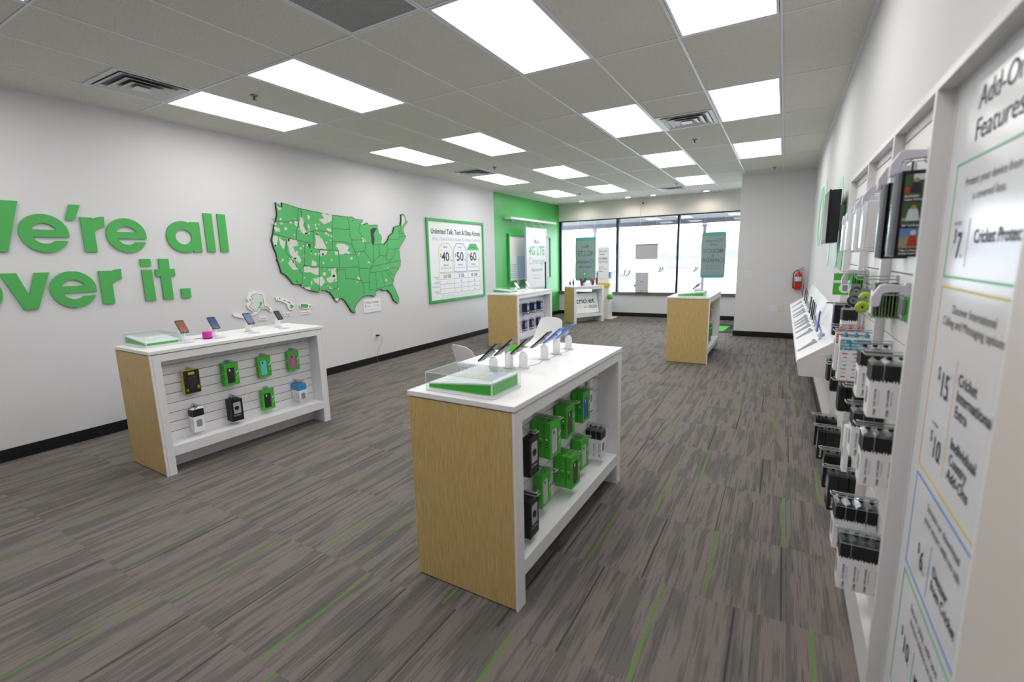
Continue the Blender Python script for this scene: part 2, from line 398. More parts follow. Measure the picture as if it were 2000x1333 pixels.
vent(4.55, 5.79, 'white square ceiling air diffuser between the two right light columns')
vent(.90, 7.01, 'white square ceiling air diffuser far left, between two light rows')
vent(3.33, 11.27, 'white square ceiling air diffuser farthest away, near the window wall')
for i, (x, y, l) in enumerate(((1.442, 2.761, 'beside the near left light panels'), (1.444, 6.774, 'between the second and third left lights'), (4.477, 6.778, 'just past the right side air diffuser'), (5.334, 9.644, 'in front of the alcove wall'), (1.365, 10.647, 'near the green wall'), (3.55, 10.478, 'beside the farthest air diffuser'))):
    t = thing('sprinkler_head', (x, y, H), 'small brass ceiling sprinkler head ' + l, 'sprinkler', 'ceiling sprinkler heads')
    MB().lathe([(.032, 0), (.034, -.004), (.02, -.01), (.012, -.012)], n=16).build('escutcheon', METAL, t, smooth=True)
    MB().lathe([(.009, -.008), (.009, -.02), (.004, -.023), (.004, -.03), (.018, -.031), (.018, -.034)], n=12).build('deflector', mat('brass_dark', '5a4a3a', .4, .8), t)
WARM = mat('downlight_lens', 'fff0e0', .5, emit=14)
for i, (x, y, l) in enumerate(((.85, 12.1, 'closest to the green wall'), (2.08, 12.1, 'left of the security camera'), (2.7, 12.1, 'right of the security camera'), (3.91, 12.14, 'closest to the alcove wall'))):
    t = thing('downlight', (x, y, H), 'round recessed downlight above the windows, ' + l, 'ceiling light', 'downlights over the windows')
    MB().lathe([(.085, .0), (.085, -.005), (.066, -.004), (.062, .0035)], n=24).build('trim_ring', VM, t, smooth=True)
    MB().lathe([(.062, -.003), (.062, -.001)], n=24).build('lens', WARM, t)
    ld = bpy.data.lights.new('downlight_beam', 'SPOT'); ld.energy = 17; ld.color = (1, .86, .78); ld.spot_size = 2.75; ld.spot_blend = .7; ld.shadow_soft_size = .05
    lo = bpy.data.objects.new('downlight_beam', ld); COL.objects.link(lo); lo.parent = t; lo.location = (0, .0, -.012)
# ============================================================ LEFT WALL GRAPHICS
US = [(3.84,2.351),(3.897,2.311),(3.927,2.306),(3.928,2.356),(4.169,2.307),(4.43,2.28),(4.687,2.257),(4.963,2.249),(5.043,2.254),(5.11,2.227),(5.264,2.22),(5.223,2.176),(5.185,2.156),(5.256,2.147),(5.295,2.167),(5.346,2.183),(5.355,2.156),(5.43,2.15),(5.534,2.165),(5.557,2.138),(5.53,2.123),(5.554,2.1),(5.561,2.034),(5.61,1.998),(5.619,1.951),(5.586,1.883),(5.664,1.866),(5.744,1.935),(5.786,2.004),(5.874,2.055),(5.911,2.145),(5.999,2.172),(6.057,2.175),(6.086,2.272),(6.087,2.351),(6.133,2.368),(6.176,2.357),(6.205,2.279),(6.241,2.241),(6.144,2.165),(6.126,2.125),(6.135,2.055),(6.181,2.006),(6.124,1.934),(6.043,1.862),(5.993,1.791),(6.002,1.731),(6.004,1.65),(6.02,1.6),(6.004,1.519),(5.902,1.421),(5.836,1.333),(5.798,1.224),(5.86,1.119),(5.921,0.992),(5.924,0.93),(5.883,0.899),(5.788,0.962),(5.741,1.067),(5.664,1.138),(5.581,1.132),(5.517,1.162),(5.435,1.138),(5.396,1.137),(5.416,1.072),(5.362,1.056),(5.288,1.081),(5.162,1.078),(5.084,1.032),(5.006,0.973),(4.964,0.912),(4.976,0.837),(4.901,0.863),(4.851,0.942),(4.792,1.038),(4.74,1.078),(4.696,1.073),(4.664,1.028),(4.618,1.062),(4.581,1.118),(4.535,1.182),(4.475,1.207),(4.403,1.212),(4.351,1.195),(4.226,1.221),(4.083,1.304),(4.075,1.316),(3.967,1.327),(3.937,1.376),(3.882,1.442),(3.818,1.483),(3.802,1.569),(3.778,1.653),(3.777,1.714),(3.746,1.805),(3.734,1.873),(3.731,1.888),(3.762,1.971),(3.783,2.047),(3.816,2.123),(3.842,2.2),(3.842,2.274)]
US_LINES = [[(3.816,2.123),(3.925,2.114),(4.077,2.141),(4.132,2.144)],[(4.154,2.303),(4.132,2.144)],[(4.132,2.144),(4.134,2.079),(4.095,2.014),(4.082,1.896)],[(3.762,1.966),(3.947,1.924),(4.082,1.896),(4.335,1.856)],[(3.947,1.924),(3.912,1.745),(4.127,1.448),(4.1,1.335),(4.079,1.315)],[(4.195,2.294),(4.192,2.192),(4.231,2.123),(4.242,2.052),(4.294,2.009),(4.362,2.017)],[(4.36,2.033),(4.337,1.787),(4.424,1.775)],[(4.364,2.033),(4.666,2.016)],[(4.687,2.253),(4.644,1.773)],[(4.671,2.067),(4.978,2.067)],[(4.657,1.892),(4.891,1.885),(5.002,1.855)],[(4.424,1.775),(4.746,1.765)],[(4.208,1.867),(4.164,1.56)],[(4.43,1.772),(4.399,1.538),(4.368,1.203)],[(4.165,1.565),(4.399,1.538),(4.699,1.519),(5.105,1.526)],[(4.137,1.537),(4.165,1.565)],[(4.753,1.765),(4.738,1.521)],[(4.751,1.708),(5.057,1.707)],[(4.699,1.517),(4.695,1.487),(4.846,1.488),(4.833,1.368),(4.973,1.343),(5.137,1.317)],[(4.695,1.487),(4.678,1.222),(4.508,1.227)],[(4.962,2.246),(4.982,2.067),(4.98,1.979),(5.009,1.923)],[(5.004,1.917),(5.235,1.928)],[(5.192,2.157),(5.151,2.056),(5.204,1.986),(5.258,1.923),(5.262,1.881)],[(5.049,1.743),(5.229,1.752)],[(5.235,1.928),(5.275,1.841),(5.235,1.758),(5.319,1.656),(5.398,1.561),(5.34,1.487)],[(5.009,1.923),(5.002,1.855),(5.049,1.743),(5.068,1.703),(5.099,1.658),(5.106,1.493)],[(5.107,1.502),(5.341,1.496)],[(5.134,1.284),(5.288,1.287)],[(5.106,1.493),(5.113,1.364),(5.137,1.317),(5.146,1.288),(5.174,1.193),(5.157,1.078)],[(5.34,1.487),(5.293,1.394),(5.287,1.281),(5.276,1.172),(5.373,1.165)],[(5.432,1.431),(5.438,1.167)],[(5.556,1.438),(5.615,1.205)],[(5.444,1.153),(5.465,1.175),(5.614,1.195),(5.797,1.218)],[(5.316,1.427),(5.665,1.448),(5.752,1.485),(5.879,1.492),(5.964,1.469)],[(5.356,1.524),(5.704,1.565),(6.006,1.606)],[(5.262,1.881),(5.379,1.889)],[(5.418,1.843),(5.42,1.655),(5.4,1.58)],[(5.543,1.85),(5.554,1.692)],[(5.419,1.852),(5.597,1.868)],[(5.738,1.925),(5.739,1.789)],[(5.4,1.58),(5.443,1.626),(5.554,1.692),(5.674,1.682),(5.739,1.789)],[(5.719,1.731),(5.671,1.653),(5.747,1.584)],[(5.744,1.935),(5.979,1.954)],[(5.747,1.789),(5.98,1.801)],[(5.892,1.79),(5.885,1.711),(5.747,1.584)],[(5.696,1.477),(5.819,1.363)],[(5.652,1.449),(5.817,1.273)],[(5.998,2.168),(6.03,2.041),(6.135,2.055)],[(6.066,2.176),(6.066,2.052)],[(6.026,1.991),(6.175,2.006)],[(6.008,1.955),(6.03,2.041)]]
US_GAPS = [[(4.507,2.253),(4.687,2.257),(4.672,2.172),(4.628,2.153),(4.595,2.134),(4.533,2.123),(4.468,2.177),(4.551,2.201)],[(4.379,1.993),(4.418,1.986),(4.488,1.897),(4.54,1.814),(4.547,1.781),(4.347,1.792),(4.38,1.911)],[(4.735,1.86),(4.801,1.866),(4.866,1.853),(4.941,1.819),(4.912,1.757),(5.01,1.709),(4.758,1.709),(4.748,1.782),(4.71,1.833)],[(4.175,2.199),(4.202,2.192),(4.234,2.147),(4.208,2.082),(4.238,2.02),(4.265,1.973),(4.204,1.963),(4.156,2.032),(4.148,2.126)],[(3.954,1.916),(4.086,1.896),(4.096,1.825),(4.022,1.808),(4.049,1.73),(4.107,1.682),(4.129,1.634),(4.096,1.586),(4.022,1.651),(3.968,1.73),(3.946,1.839)],[(3.762,1.941),(3.819,1.928),(3.798,1.821),(3.763,1.805),(3.747,1.881)],[(3.834,1.913),(3.914,1.869),(3.895,1.776),(3.849,1.822)],[(4.434,1.772),(4.566,1.764),(4.529,1.713),(4.434,1.68)],[(4.167,1.552),(4.388,1.53),(4.367,1.43),(4.243,1.468),(4.15,1.48)],[(4.274,1.393),(4.332,1.382),(4.374,1.405),(4.435,1.411),(4.467,1.324),(4.4,1.277),(4.307,1.333)],[(4.601,1.508),(4.677,1.514),(4.679,1.331),(4.529,1.321),(4.493,1.374),(4.58,1.405)],[(4.3,1.632),(4.365,1.597),(4.35,1.548),(4.273,1.558)],[(4.632,1.096),(4.686,1.083),(4.658,1.032),(4.608,1.072)],[(4.127,1.277),(4.223,1.279),(4.227,1.234),(4.162,1.25)],[(6.11,2.343),(6.159,2.326),(6.181,2.247),(6.117,2.194),(6.086,2.173)],[(5.214,1.968),(5.272,1.933),(5.279,1.887),(5.219,1.895)],[(3.926,1.589),(4.005,1.508),(4.043,1.523),(4.034,1.603),(3.988,1.667)],[(4.28,2.229),(4.326,2.216),(4.311,2.167),(4.284,2.174)],[(4.077,2.138),(4.131,2.133),(4.114,2.07),(4.081,2.092)],[(4.567,2.066),(4.65,2.061),(4.657,2.028),(4.594,2.025)],[(3.783,2.054),(3.856,2.035),(3.861,1.997),(3.801,1.995)],[(4.681,1.756),(4.74,1.747),(4.728,1.696),(4.686,1.704)],[(5.06,1.385),(5.112,1.355),(5.102,1.331),(5.063,1.348)],[(4.353,1.212),(4.393,1.213),(4.392,1.196),(4.361,1.195)],[(4.532,1.252),(4.573,1.241),(4.56,1.219),(4.535,1.224)],[(4.452,1.469),(4.502,1.459),(4.487,1.417),(4.453,1.427)],[(3.854,2.305),(3.918,2.273),(3.874,2.254)]]
US_LAKES = [[(5.386,2.084),(5.452,2.114),(5.529,2.112),(5.48,2.06),(5.447,2.012),(5.463,1.938),(5.44,1.862),(5.413,1.849),(5.393,1.899),(5.389,1.991)],[(4.248,1.851),(4.295,1.844),(4.283,1.787),(4.264,1.795)],[(4.288,1.763),(4.305,1.763),(4.3,1.738),(4.287,1.738)],[(5.05,2.207),(5.066,2.208),(5.059,2.185),(5.045,2.188)],[(5.104,2.099),(5.125,2.098),(5.119,2.085)],[(4.024,1.38),(4.046,1.354),(4.041,1.343),(4.024,1.356)],[(5.866,1.027),(5.889,1.021),(5.881,1.005)],[(5.338,1.981),(5.353,1.977),(5.347,1.966)]]
AK_BACK = [(3.149,1.029),(3.186,1.037),(3.254,1.004),(3.351,1.009),(3.42,1.038),(3.387,1.036),(3.342,1.073),(3.326,1.116),(3.359,1.145),(3.34,1.188),(3.364,1.249),(3.448,1.274),(3.568,1.239),(3.57,1.115),(3.583,1.076),(3.628,1.066),(3.657,1.008),(3.621,1.001),(3.579,1.043),(3.501,1.057),(3.437,0.994),(3.358,0.981),(3.27,0.96),(3.189,0.985),(3.151,1.01)]
AK = [(3.35,1.003),(3.411,1.05),(3.379,1.061),(3.352,1.093),(3.399,1.136),(3.366,1.176),(3.415,1.177),(3.392,1.215),(3.45,1.245),(3.537,1.22),(3.548,1.074),(3.594,1.069),(3.617,1.023),(3.581,1.06),(3.536,1.069),(3.485,1.069),(3.441,1.025),(3.419,1.033),(3.372,1.001)]
AK_GREEN = [(3.493,1.133),(3.511,1.142),(3.526,1.124),(3.511,1.094),(3.467,1.06),(3.46,1.072),(3.488,1.09)]
HI_BACK = [(3.707,1.18),(3.773,1.18),(3.867,1.139),(3.949,1.081),(3.962,1.033),(3.939,0.996),(3.888,0.995),(3.867,1.031),(3.86,1.077),(3.766,1.125),(3.714,1.141)]
HI = [[(3.728,1.156),(3.736,1.158),(3.735,1.147)],[(3.753,1.163),(3.773,1.164),(3.769,1.15)],[(3.816,1.134),(3.842,1.122),(3.825,1.119)],[(3.857,1.112),(3.906,1.096),(3.904,1.082),(3.881,1.098)],[(3.912,1.07),(3.954,1.04),(3.915,1.01),(3.903,1.039)]]
PR_BACK = [(4.042,1.049),(4.078,1.069),(4.17,1.055),(4.25,1.029),(4.239,0.995),(4.176,0.98),(4.057,1.003)]
PR = [[(4.066,1.056),(4.149,1.048),(4.17,1.031),(4.158,1.003),(4.061,1.015)],[(4.187,1.018),(4.207,1.017),(4.203,1.001),(4.185,1.004)],[(4.224,1.022),(4.235,1.021),(4.231,1.01)]]
def letter(ch, parts, where):
    mb = MB()
    for p in parts: mb.prism(p, (.004, 0, 0), Yp, Zp, (.016, 0, 0), GREENL)
    o = mb.build('wall_letter', GREENL); return tag(o, 'large green cut-out letter %s, %s' % (ch, where), 'letter', 'slogan letters on the left wall')
def strip(outer, inner):  # quads between two matched outlines -> convex pieces
    return [[outer[i], outer[i + 1], inner[i + 1], inner[i]] for i in range(len(outer) - 1)]
def arc(cx, cy, rx, ry, a0, a1, n): return [(cx + rx * math.cos(math.radians(a0 + (a1 - a0) * i / n)), cy + ry * math.sin(math.radians(a0 + (a1 - a0) * i / n))) for i in range(n + 1)]
def join_ring(mb, outer, inner, x0, x1, M, close=False):
    n = len(outer); v = [(x0, *p) for p in outer] + [(x0, *p) for p in inner] + [(x1, *p) for p in outer] + [(x1, *p) for p in inner]; f = []
    for i in range(n - 1 if not close else n):
        j = (i + 1) % n; f += [(2 * n + i, 3 * n + i, 3 * n + j, 2 * n + j), (i, j, n + j, n + i), (i, 2 * n + i, 2 * n + j, j), (n + i, n + j, 3 * n + j, 3 * n + i)]
    if not close: f += [(0, n, 3 * n, 2 * n), (n - 1, 3 * n - 1, 4 * n - 1, 2 * n - 1)[::1]]
    if not close: f[-1] = (n - 1, 3 * n - 1, 4 * n - 1, 2 * n - 1)
    mb.add(v, f, M)
def glyph(kind, ch, y, z, where, flip=False):
    """letters measured in metres on the wall: y = left edge, z = baseline"""
    mb = MB(); R = .163; st = .09; x0, x1 = .004, .02; n = 40
    if kind == 'e':
        cy, cz = y + R, z + R
        a0 = math.degrees(math.asin(-.028 / R)); 
        # crossbar with everything above it
        top = arc(cy, cz, R, R, a0, 180 - a0, n); 
        ri = R - .076
        join_ring(mb, arc(cy, cz, R, R, a0, 325, 60), arc(cy, cz, ri, ri, a0 * R / ri, 311, 60), x0, x1, GREENL)
        mb.box(x0, x1 - .0004, cy - R + .03, cy + R * math.cos(math.asin(.028 / R)), cz - .03, cz + .032, GREENL)
        # lower lip ends level
        lip = [(cy + .06, cz - .062), (cy + R * math.cos(math.asin(.062 / R)), cz - .062), (cy + R * math.cos(math.radians(325)), cz + R * math.sin(math.radians(325))), (cy + ri * math.cos(math.radians(311)), cz + ri * math.sin(math.radians(311)))]
        mb.prism(lip, (x0, 0, 0), Yp, Zp, (x1 - x0 - .0002, 0, 0), GREENL)
    if kind in 'ao':
        cy, cz = y + R, z + R; ri = .079
        join_ring(mb, arc(cy, cz, R, R, 0, 360, 56)[:-1], arc(cy, cz, ri, ri, 0, 360, 56)[:-1], x0, x1, GREENL, True)
        if kind == 'a': mb.box(x0, x1 - .0004, y + .245, y + .245 + st, z + .003, z + .322, GREENL)
    if kind == 'l': mb.box(x0, x1, y, y + st, z, z + .417, GREENL)
    if kind == 'r':
        mb.box(x0, x1, y, y + st, z, z + .311, GREENL)
        o = arc(y + .172, z + .175, .15, .15, 88, 172, 14); i = [(y + .172, z + .23)] + arc(y + .175, z + .135, .094, .094, 92, 176, 13)
        join_ring(mb, o, i, x0, x1 - .0004, GREENL)
    if kind == 'i': mb.box(x0, x1, y, y + st, z, z + .311, GREENL).box(x0, x1, y, y + st, z + .346, z + .417, GREENL)
    if kind == 't': mb.box(x0, x1, y + .043, y + .135, z, z + .416, GREENL).box(x0, x1 - .0004, y, y + .18, z + .24, z + .312, GREENL)
    if kind == '.': mb.box(x0, x1, y, y + .092, z, z + .1, GREENL)
    if kind == "'": mb.prism([(y, z), (y + .064, z + .003), (y + .12, z + .141), (y + .045, z + .139)], (x0, 0, 0), Yp, Zp, (x1 - x0, 0, 0), GREENL)
    if kind == 'v': mb.prism([(y, z + .311), (y + .102, z + .311), (y + .157, z + .12), (y + .214, z + .311), (y + .31, z + .311), (y + .198, z), (y + .11, z)], (x0, 0, 0), Yp, Zp, (x1 - x0, 0, 0), GREENL)
    if kind == 'W':
        p = [(0, .415), (.1, .415), (.17, .15), (.255, .415), (.345, .415), (.43, .15), (.5, .415), (.6, .415), (.487, 0), (.385, 0), (.3, .26), (.215, 0), (.113, 0)]
        mb.prism([(y + a, z + b) for a, b in p], (x0, 0, 0), Yp, Zp, (x1 - x0, 0, 0), GREENL)
    o = mb.build('wall_letter', GREENL); return tag(o, 'large green cut-out letter %s, %s' % (ch, where), 'letter', 'slogan letters on the left wall')
B1, B2 = 1.737, 1.245
glyph('W', 'W', .9, B1, 'cut off by the left picture edge'); glyph('e', 'e', 1.47, B1 - .005, 'just right of the W'); glyph("'", 'apostrophe', 1.787, B1 + .277, 'in the upper line')
glyph('r', 'r', 1.892, B1, 'upper line, right of the apostrophe'); glyph('e', 'e', 2.068, B1 - .005, 'upper line, before the gap'); glyph('a', 'a', 2.573, B1 - .003, 'upper line'); glyph('l', 'l', 2.961, B1 + .005, 'upper line, right of the a'); glyph('l', 'l', 3.107, B1 + .006, 'ending the upper line')
glyph('o', 'o', .98, B2 - .002, 'cut off at the left, lower line'); glyph('v', 'v', 1.306, B2 + .006, 'lower line'); glyph('e', 'e', 1.6, B2 - .004, 'lower line, right of the v'); glyph('r', 'r', 1.96, B2 + .007, 'lower line'); glyph('i', 'i', 2.306, B2 + .007, 'lower line'); glyph('t', 't', 2.424, B2 + .008, 'lower line'); glyph('.', 'full stop', 2.638, B2 + .009, 'ending the lower line')

# coverage map
OFFW = mat('map_gap_print', 'd3d5c8', .55); MAPG = mat('map_green_print', '52b566', .5); DARKP = mat('map_outline', '2a2d2c', .55); WATER = mat('map_lake_print', '2f3533', .5)
t = thing('coverage_map', (0, 3.7, .84), 'large green map board of the United States with black edge', 'wall map')
def rel(p): return [(a - 3.7, b - .84) for a, b in p]
MB().prism(rel(US), (.003, 0, 0), Yp, Zp, (.022, 0, 0), DARKP).build('map_board', DARKP, t)
cy_m, cz_m = 2.49 - .3, 0
def inset(pts, d):
    out = []; k = len(pts); A = sum(pts[i][0] * pts[(i + 1) % k][1] - pts[(i + 1) % k][0] * pts[i][1] for i in range(k)); s = 1 if A > 0 else -1
    for i in range(k):
        p0, p1, p2 = Vector(pts[i - 1]), Vector(pts[i]), Vector(pts[(i + 1) % k]); a = (p1 - p0).normalized(); b = (p2 - p1).normalized()
        n = (Vector((-a.y, a.x)) + Vector((-b.y, b.x))) * s; n = n.normalized() if n.length > .2 else Vector((0, 0)); out.append(tuple(p1 + n * d))
    return out
MB().prism(inset(rel(US), .008), (.0252, 0, 0), Yp, Zp, (.0006, 0, 0), MAPG).build('map_print', MAPG, t)
def jag(pts, amp=.018, rg=random.Random(5)):
    o = []
    for i in range(len(pts)):
        a, b = Vector(pts[i]), Vector(pts[(i + 1) % len(pts)]); L = (b - a).length; k = max(1, int(L / .035))
        for q in range(k):
            p = a.lerp(b, q / k); o.append((p.x + rg.uniform(-amp, amp) * min(1, L * 4), p.y + rg.uniform(-amp, amp) * min(1, L * 4)))
    return o
for p in US_GAPS: MB().prism(jag(rel(p)), (.0259, 0, 0), Yp, Zp, (.0003, 0, 0), OFFW).build('uncovered_area', OFFW, t)
g = MB()
rg = random.Random(11)
for k in range(110):  # little uncovered specks in the western states
    a, b = (rg.uniform(.05, 1.0), rg.uniform(.35, 1.35)) if k % 14 else (rg.uniform(1.2, 2.1), rg.uniform(.3, 1.1))
    if a < .35 and b < .75: continue
    r_ = rg.uniform(.005, .018); g.prism([(a + r_ * rg.uniform(.6, 1.6) * math.cos(q), b + r_ * rg.uniform(.6, 1.6) * math.sin(q)) for q in (0, 1, 2, 3, 4, 5)], (.0259, 0, 0), Yp, Zp, (.0003, 0, 0), OFFW)
g.build('uncovered_speck', OFFW, t)['kind'] = 'stuff'
g = MB()
for l in US_LINES:
    l = rel(l)
    for a, b in zip(l, l[1:]):
        A, B = Vector(a), Vector(b); d = (B - A).normalized(); n = Vector((-d.y, d.x)) * .003; A -= d * .002; B += d * .002
        g.prism([tuple(A + n), tuple(A - n), tuple(B - n), tuple(B + n)], (.0263, 0, 0), Yp, Zp, (.0004, 0, 0), DARKP)
g.build('state_line', DARKP, t)
g = MB()
for p in US_LAKES: g.prism(rel(p), (.0263, 0, 0), Yp, Zp, (.0006, 0, 0), WATER)
g.build('lake', WATER, t)
def line_loop(g, pts, w_, x, M):
    for a, b in zip(pts, pts[1:] + pts[:1]):
        A, B = Vector(a), Vector(b); d = (B - A).normalized() if (B - A).length > 1e-6 else Vector((1, 0)); n = Vector((-d.y, d.x)) * w_
        g.prism([tuple(A + n), tuple(A - n), tuple(B - n), tuple(B + n)], (x, 0, 0), Yp, Zp, (.0004, 0, 0), M)
def small_map(name, back, shapes, label, fill, green=None):
    y0 = min(p[0] for p in back); z0 = min(p[1] for p in back); t = thing(name, (0, y0, z0), label, 'wall map'); q = lambda P: [(a - y0, b - z0) for a, b in P]
    MB().prism(q(back), (.003, 0, 0), Yp, Zp, (.014, 0, 0), PAPER).build('backing', PAPER, t)
    g = MB()
    for s_ in shapes: g.prism(q(s_), (.0172, 0, 0), Yp, Zp, (.0004, 0, 0), fill)
    g.build('land_print', fill, t); g = MB()
    for s_ in shapes: line_loop(g, q(s_), .0022, .0177, DARKP)
    g.build('outline', DARKP, t)
    if green: MB().prism(q(green), (.0177, 0, 0), Yp, Zp, (.0004, 0, 0), MAPG).build('covered_area', MAPG, t)
small_map('alaska_map', AK_BACK, [AK], 'small white cut-out map of Alaska above the left counter', mat('map_pale', 'd5ded6', .55), AK_GREEN)
small_map('hawaii_map', HI_BACK, HI, 'small white cut-out map of Hawaii with green islands', MAPG)
small_map('puerto_rico_map', PR_BACK, PR, 'small white cut-out map of Puerto Rico, right of Hawaii', MAPG)
for nm, y0, y1, z0, z1, l in (('Alaska', 3.47, 3.57, .905, .96, 'below the Alaska map'), ('Hawaii', 3.80, 3.90, .925, .97, 'below the Hawaii map'), ('Puerto Rico', 4.05, 4.21, .915, .965, 'below the Puerto Rico map')):
    t = thing('name_plate', (0, y0, z0), 'little white wall plate reading %s, %s' % (nm, l), 'sign')
    MB().box(.002, .01, 0, y1 - y0, 0, z1 - z0, PAPER).build('plate', PAPER, t, bevel=.001)
    text(nm, .03, (.0103, .012, .015), Yp, Zp, INK, t, width=(y1 - y0) * .75)
t = thing('map_key', (0, 5.15, .82), 'white map key plate reading Cricket Coverage below the map', 'sign')
MB().box(.002, .012, 0, .36, 0, .2, PAPER).build('plate', PAPER, t, bevel=.001)
text('Cricket Coverage', .06, (.0123, .02, .135), Yp, Zp, INK, t, width=.3)
MB().box(.0122, .0126, .025, .045, .09, .11).build('green_swatch', MAPG, t)
text('Coverage', .03, (.0123, .06, .088), Yp, Zp, INK, t, width=.085); text('No Coverage', .03, (.0123, .2, .088), Yp, Zp, INK, t, width=.12)
for k in range(2): MB().box(.0122, .0124, .02, .34, .045 - .014 * k, .048 - .014 * k).build('fine_print', PALEINK, t)
t = thing('wall_outlet', (0, 5.30, .36), 'white wall socket on the left wall with a black plug', 'outlet')
MB().box(.0, .007, 0, .115, 0, .12).build('cover_plate', WSAT, t, bevel=.002); MB().box(.007, .009, .025, .05, .02, .05).box(.007, .009, .065, .09, .02, .05).build('socket', LTGREY, t)
MB().box(.009, .055, .06, .095, .065, .09).build('black_plug', BLACK, t, bevel=.003)
o = MB().tube([(.055, 5.385, .437), (.08, 5.41, .43), (.085, 5.43, .40), (.05, 5.44, .33), (.03, 5.40, .24), (.02, 5.36, .17), (.02, 5.345, .10), (.03, 5.345, .03), (.06, 5.36, .004), (.12, 5.42, .004), (.16, 5.5, .004), (.13, 5.60, .004), (.2, 5.58, .004), (.26, 5.5, .004)], .0022, 6).xform(Matrix.Translation((0, -5.30, -.36))).build('power_cord', MIDGREY, t)

# price poster
t = thing('price_poster', (0, 6.72, .82), 'green framed price poster headed Unlimited Talk, Text & Data Access', 'poster')
W_, H_ = 1.85, 1.53
MB().box(.002, .012, .04, W_ - .04, .04, H_ - .04).build('sheet', PAPER, t)
e = .045; fr = MB().box(.002, .035, 0, W_, 0, e).box(.002, .035, 0, W_, H_ - e, H_).box(.002, .035, 0, e, e, H_ - e).box(.002, .035, W_ - e, W_, e, H_ - e); fr.build('frame', GREENF, t, bevel=.004)
def tx(s_, sz, y, z, M=INK, wd=None, b=0, al='LEFT'): return text(s_, sz, (.0125, y, z), Yp, Zp, M, t, width=wd, bold=b, align=al)
tx('Unlimited Talk, Text & Data Access', .13, .13, 1.26, INK, 1.6, .02)
tx('All In. Taxes & Fees Included. No Annual Contract.', .09, .17, 1.14, PALEINK, 1.55)
for k, (nm, pr, sm, M) in enumerate((('Basic', '40', '$35/mo', YEL), ('Smart', '50', '$45/mo', BLU), ('Pro', '60', '$55/mo', GREENF))):
    a = .33 + k * .46; b = a + .42; z0, z1 = .55, 1.09
    g = MB(); P = [(a, z0), (b, z0), (b, z1 - .12), (b - .1, z1), (a + .1, z1), (a, z1 - .12)]
    line_loop(g, P, .006, .0125, M)
    if k == 2: g.prism([(a, z1 - .12), (b, z1 - .12), (b - .1, z1), (a + .1, z1)], (.0122, 0, 0), Yp, Zp, (.0004, 0, 0), M)
    g.build('price_tag', M, t)
    tx(nm, .06, (a + b) / 2, z1 - .085, INK, .12, 0, 'CENTER'); MB().box(.0122, .0126, a + .03, b - .03, z1 - .13, z1 - .127).build('divider', PALEINK, t)
    tx('$', .09, a + .035, z1 - .25); tx(pr, .24, a + .085, z1 - .33, INK, .23, .015); tx('/mo', .05, a + .33, z1 - .33)
    tx(sm, .045, (a + b) / 2, z1 - .42, INK, .15, .01, 'CENTER'); tx('after $5 Auto Pay Credit', .03, (a + b) / 2, z1 - .47, INK, .33, 0, 'CENTER')
g = MB()
zt = [.53, .42, .33, .24, .15]; yt = [.33, .79, 1.25, 1.69]
for z in zt: g.box(.0122, .0126, .33, 1.69, z - .002, z + .002)
for y in yt: g.box(.0122, .0126, y - .002, y + .002, .15, .53)
g.build('table_rule', INK, t)
for k, s_ in enumerate(('2.5 GB', '5 GB', '10 GB')): tx(s_, .085, yt[k] + (.23 if k < 2 else .22), .445, INK, .23 if k != 1 else .17, .02, 'CENTER')
def check(y, z, M): MB().prism([(y - .03, z), (y - .01, z - .035), (y + .035, z + .04), (y - .008, z - .012)], (.0122, 0, 0), Yp, Zp, (.0004, 0, 0), M).build('check_mark', M, t)
for k, M, rows in ((0, YEL, (0,)), (1, BLU, (0, 1, 2)), (2, GRN, (0, 1, 2))):
    for r in rows: check(yt[k] + .23, .375 - .09 * r, M)
for z, s_ in ((.455, 'High-Speed\nData'), (.37, 'Unlimited\nTalk & Text'), (.28, 'Mobile Hotspot'), (.19, 'International\nTexting')): text(s_, .03, (.0125, .30, z), Yp, Zp, INK, t, align='RIGHT')
for k in range(4): MB().box(.0122, .0124, .33, 1.66 - .2 * (k % 3), .115 - .02 * k, .118 - .02 * k).build('fine_print', PALEINK, t)

# green wall: framed coverage poster behind, hung banner in front
t = thing('framed_poster', (0, 9.6, 1.04), 'green framed poster with pale blue bars behind the hanging banner', 'poster')
W_, H_ = 2.3, 1.14; e = .05
MB().box(.002, .012, .04, W_ - .04, .04, H_ - .04).build('sheet', PAPER, t)
MB().box(.002, .05, 0, W_, 0, e).box(.002, .05, 0, W_, H_ - e, H_).box(.002, .05, 0, e, e, H_ - e).box(.002, .05, W_ - e, W_, e, H_ - e).build('frame', GREENF, t, bevel=.004)
PB = mat('pale_blue_print', 'b4cbe6', .5); MB().box(.0122, .013, .45, .85, .08, .62, PB).build('bar_print', PB, t); MB().box(.0122, .013, 1.5, 1.9, .08, .55, PB).build('bar_print', PB, t)
g = MB()
for k in range(7): g.box(.0122, .0128, .1, .42, .1 + .05 * k, .125 + .05 * k, PB)
g.build('fine_print', PB, t)
t = thing('hanging_banner', (.26, 10.03, .9), 'white hanging banner reading More 4G LTE Coverage Nationwide', 'banner')
MB().box(-.012, .012, 0, 1.1, 0, 1.42).build('banner_panel', PAPER, t, bevel=.002)
MB().box(-.02, .02, -.012, 0, -.02, 1.44).box(-.02, .02, 1.1, 1.112, -.02, 1.44).box(-.02, .02, 0, 1.1, -.02, 0).build('banner_frame', LTGREY, t)
def bx(s_, sz, z, wd, M, b=0): text(s_, sz, (.0125, .55, z), Yp, Zp, M, t, align='CENTER', width=wd, bold=b)
bx('More', .15, 1.05, .26, mat('banner_grey_ink', '9aa0ae', .6), .02); G2 = mat('banner_green_ink', '83c9a2', .6)
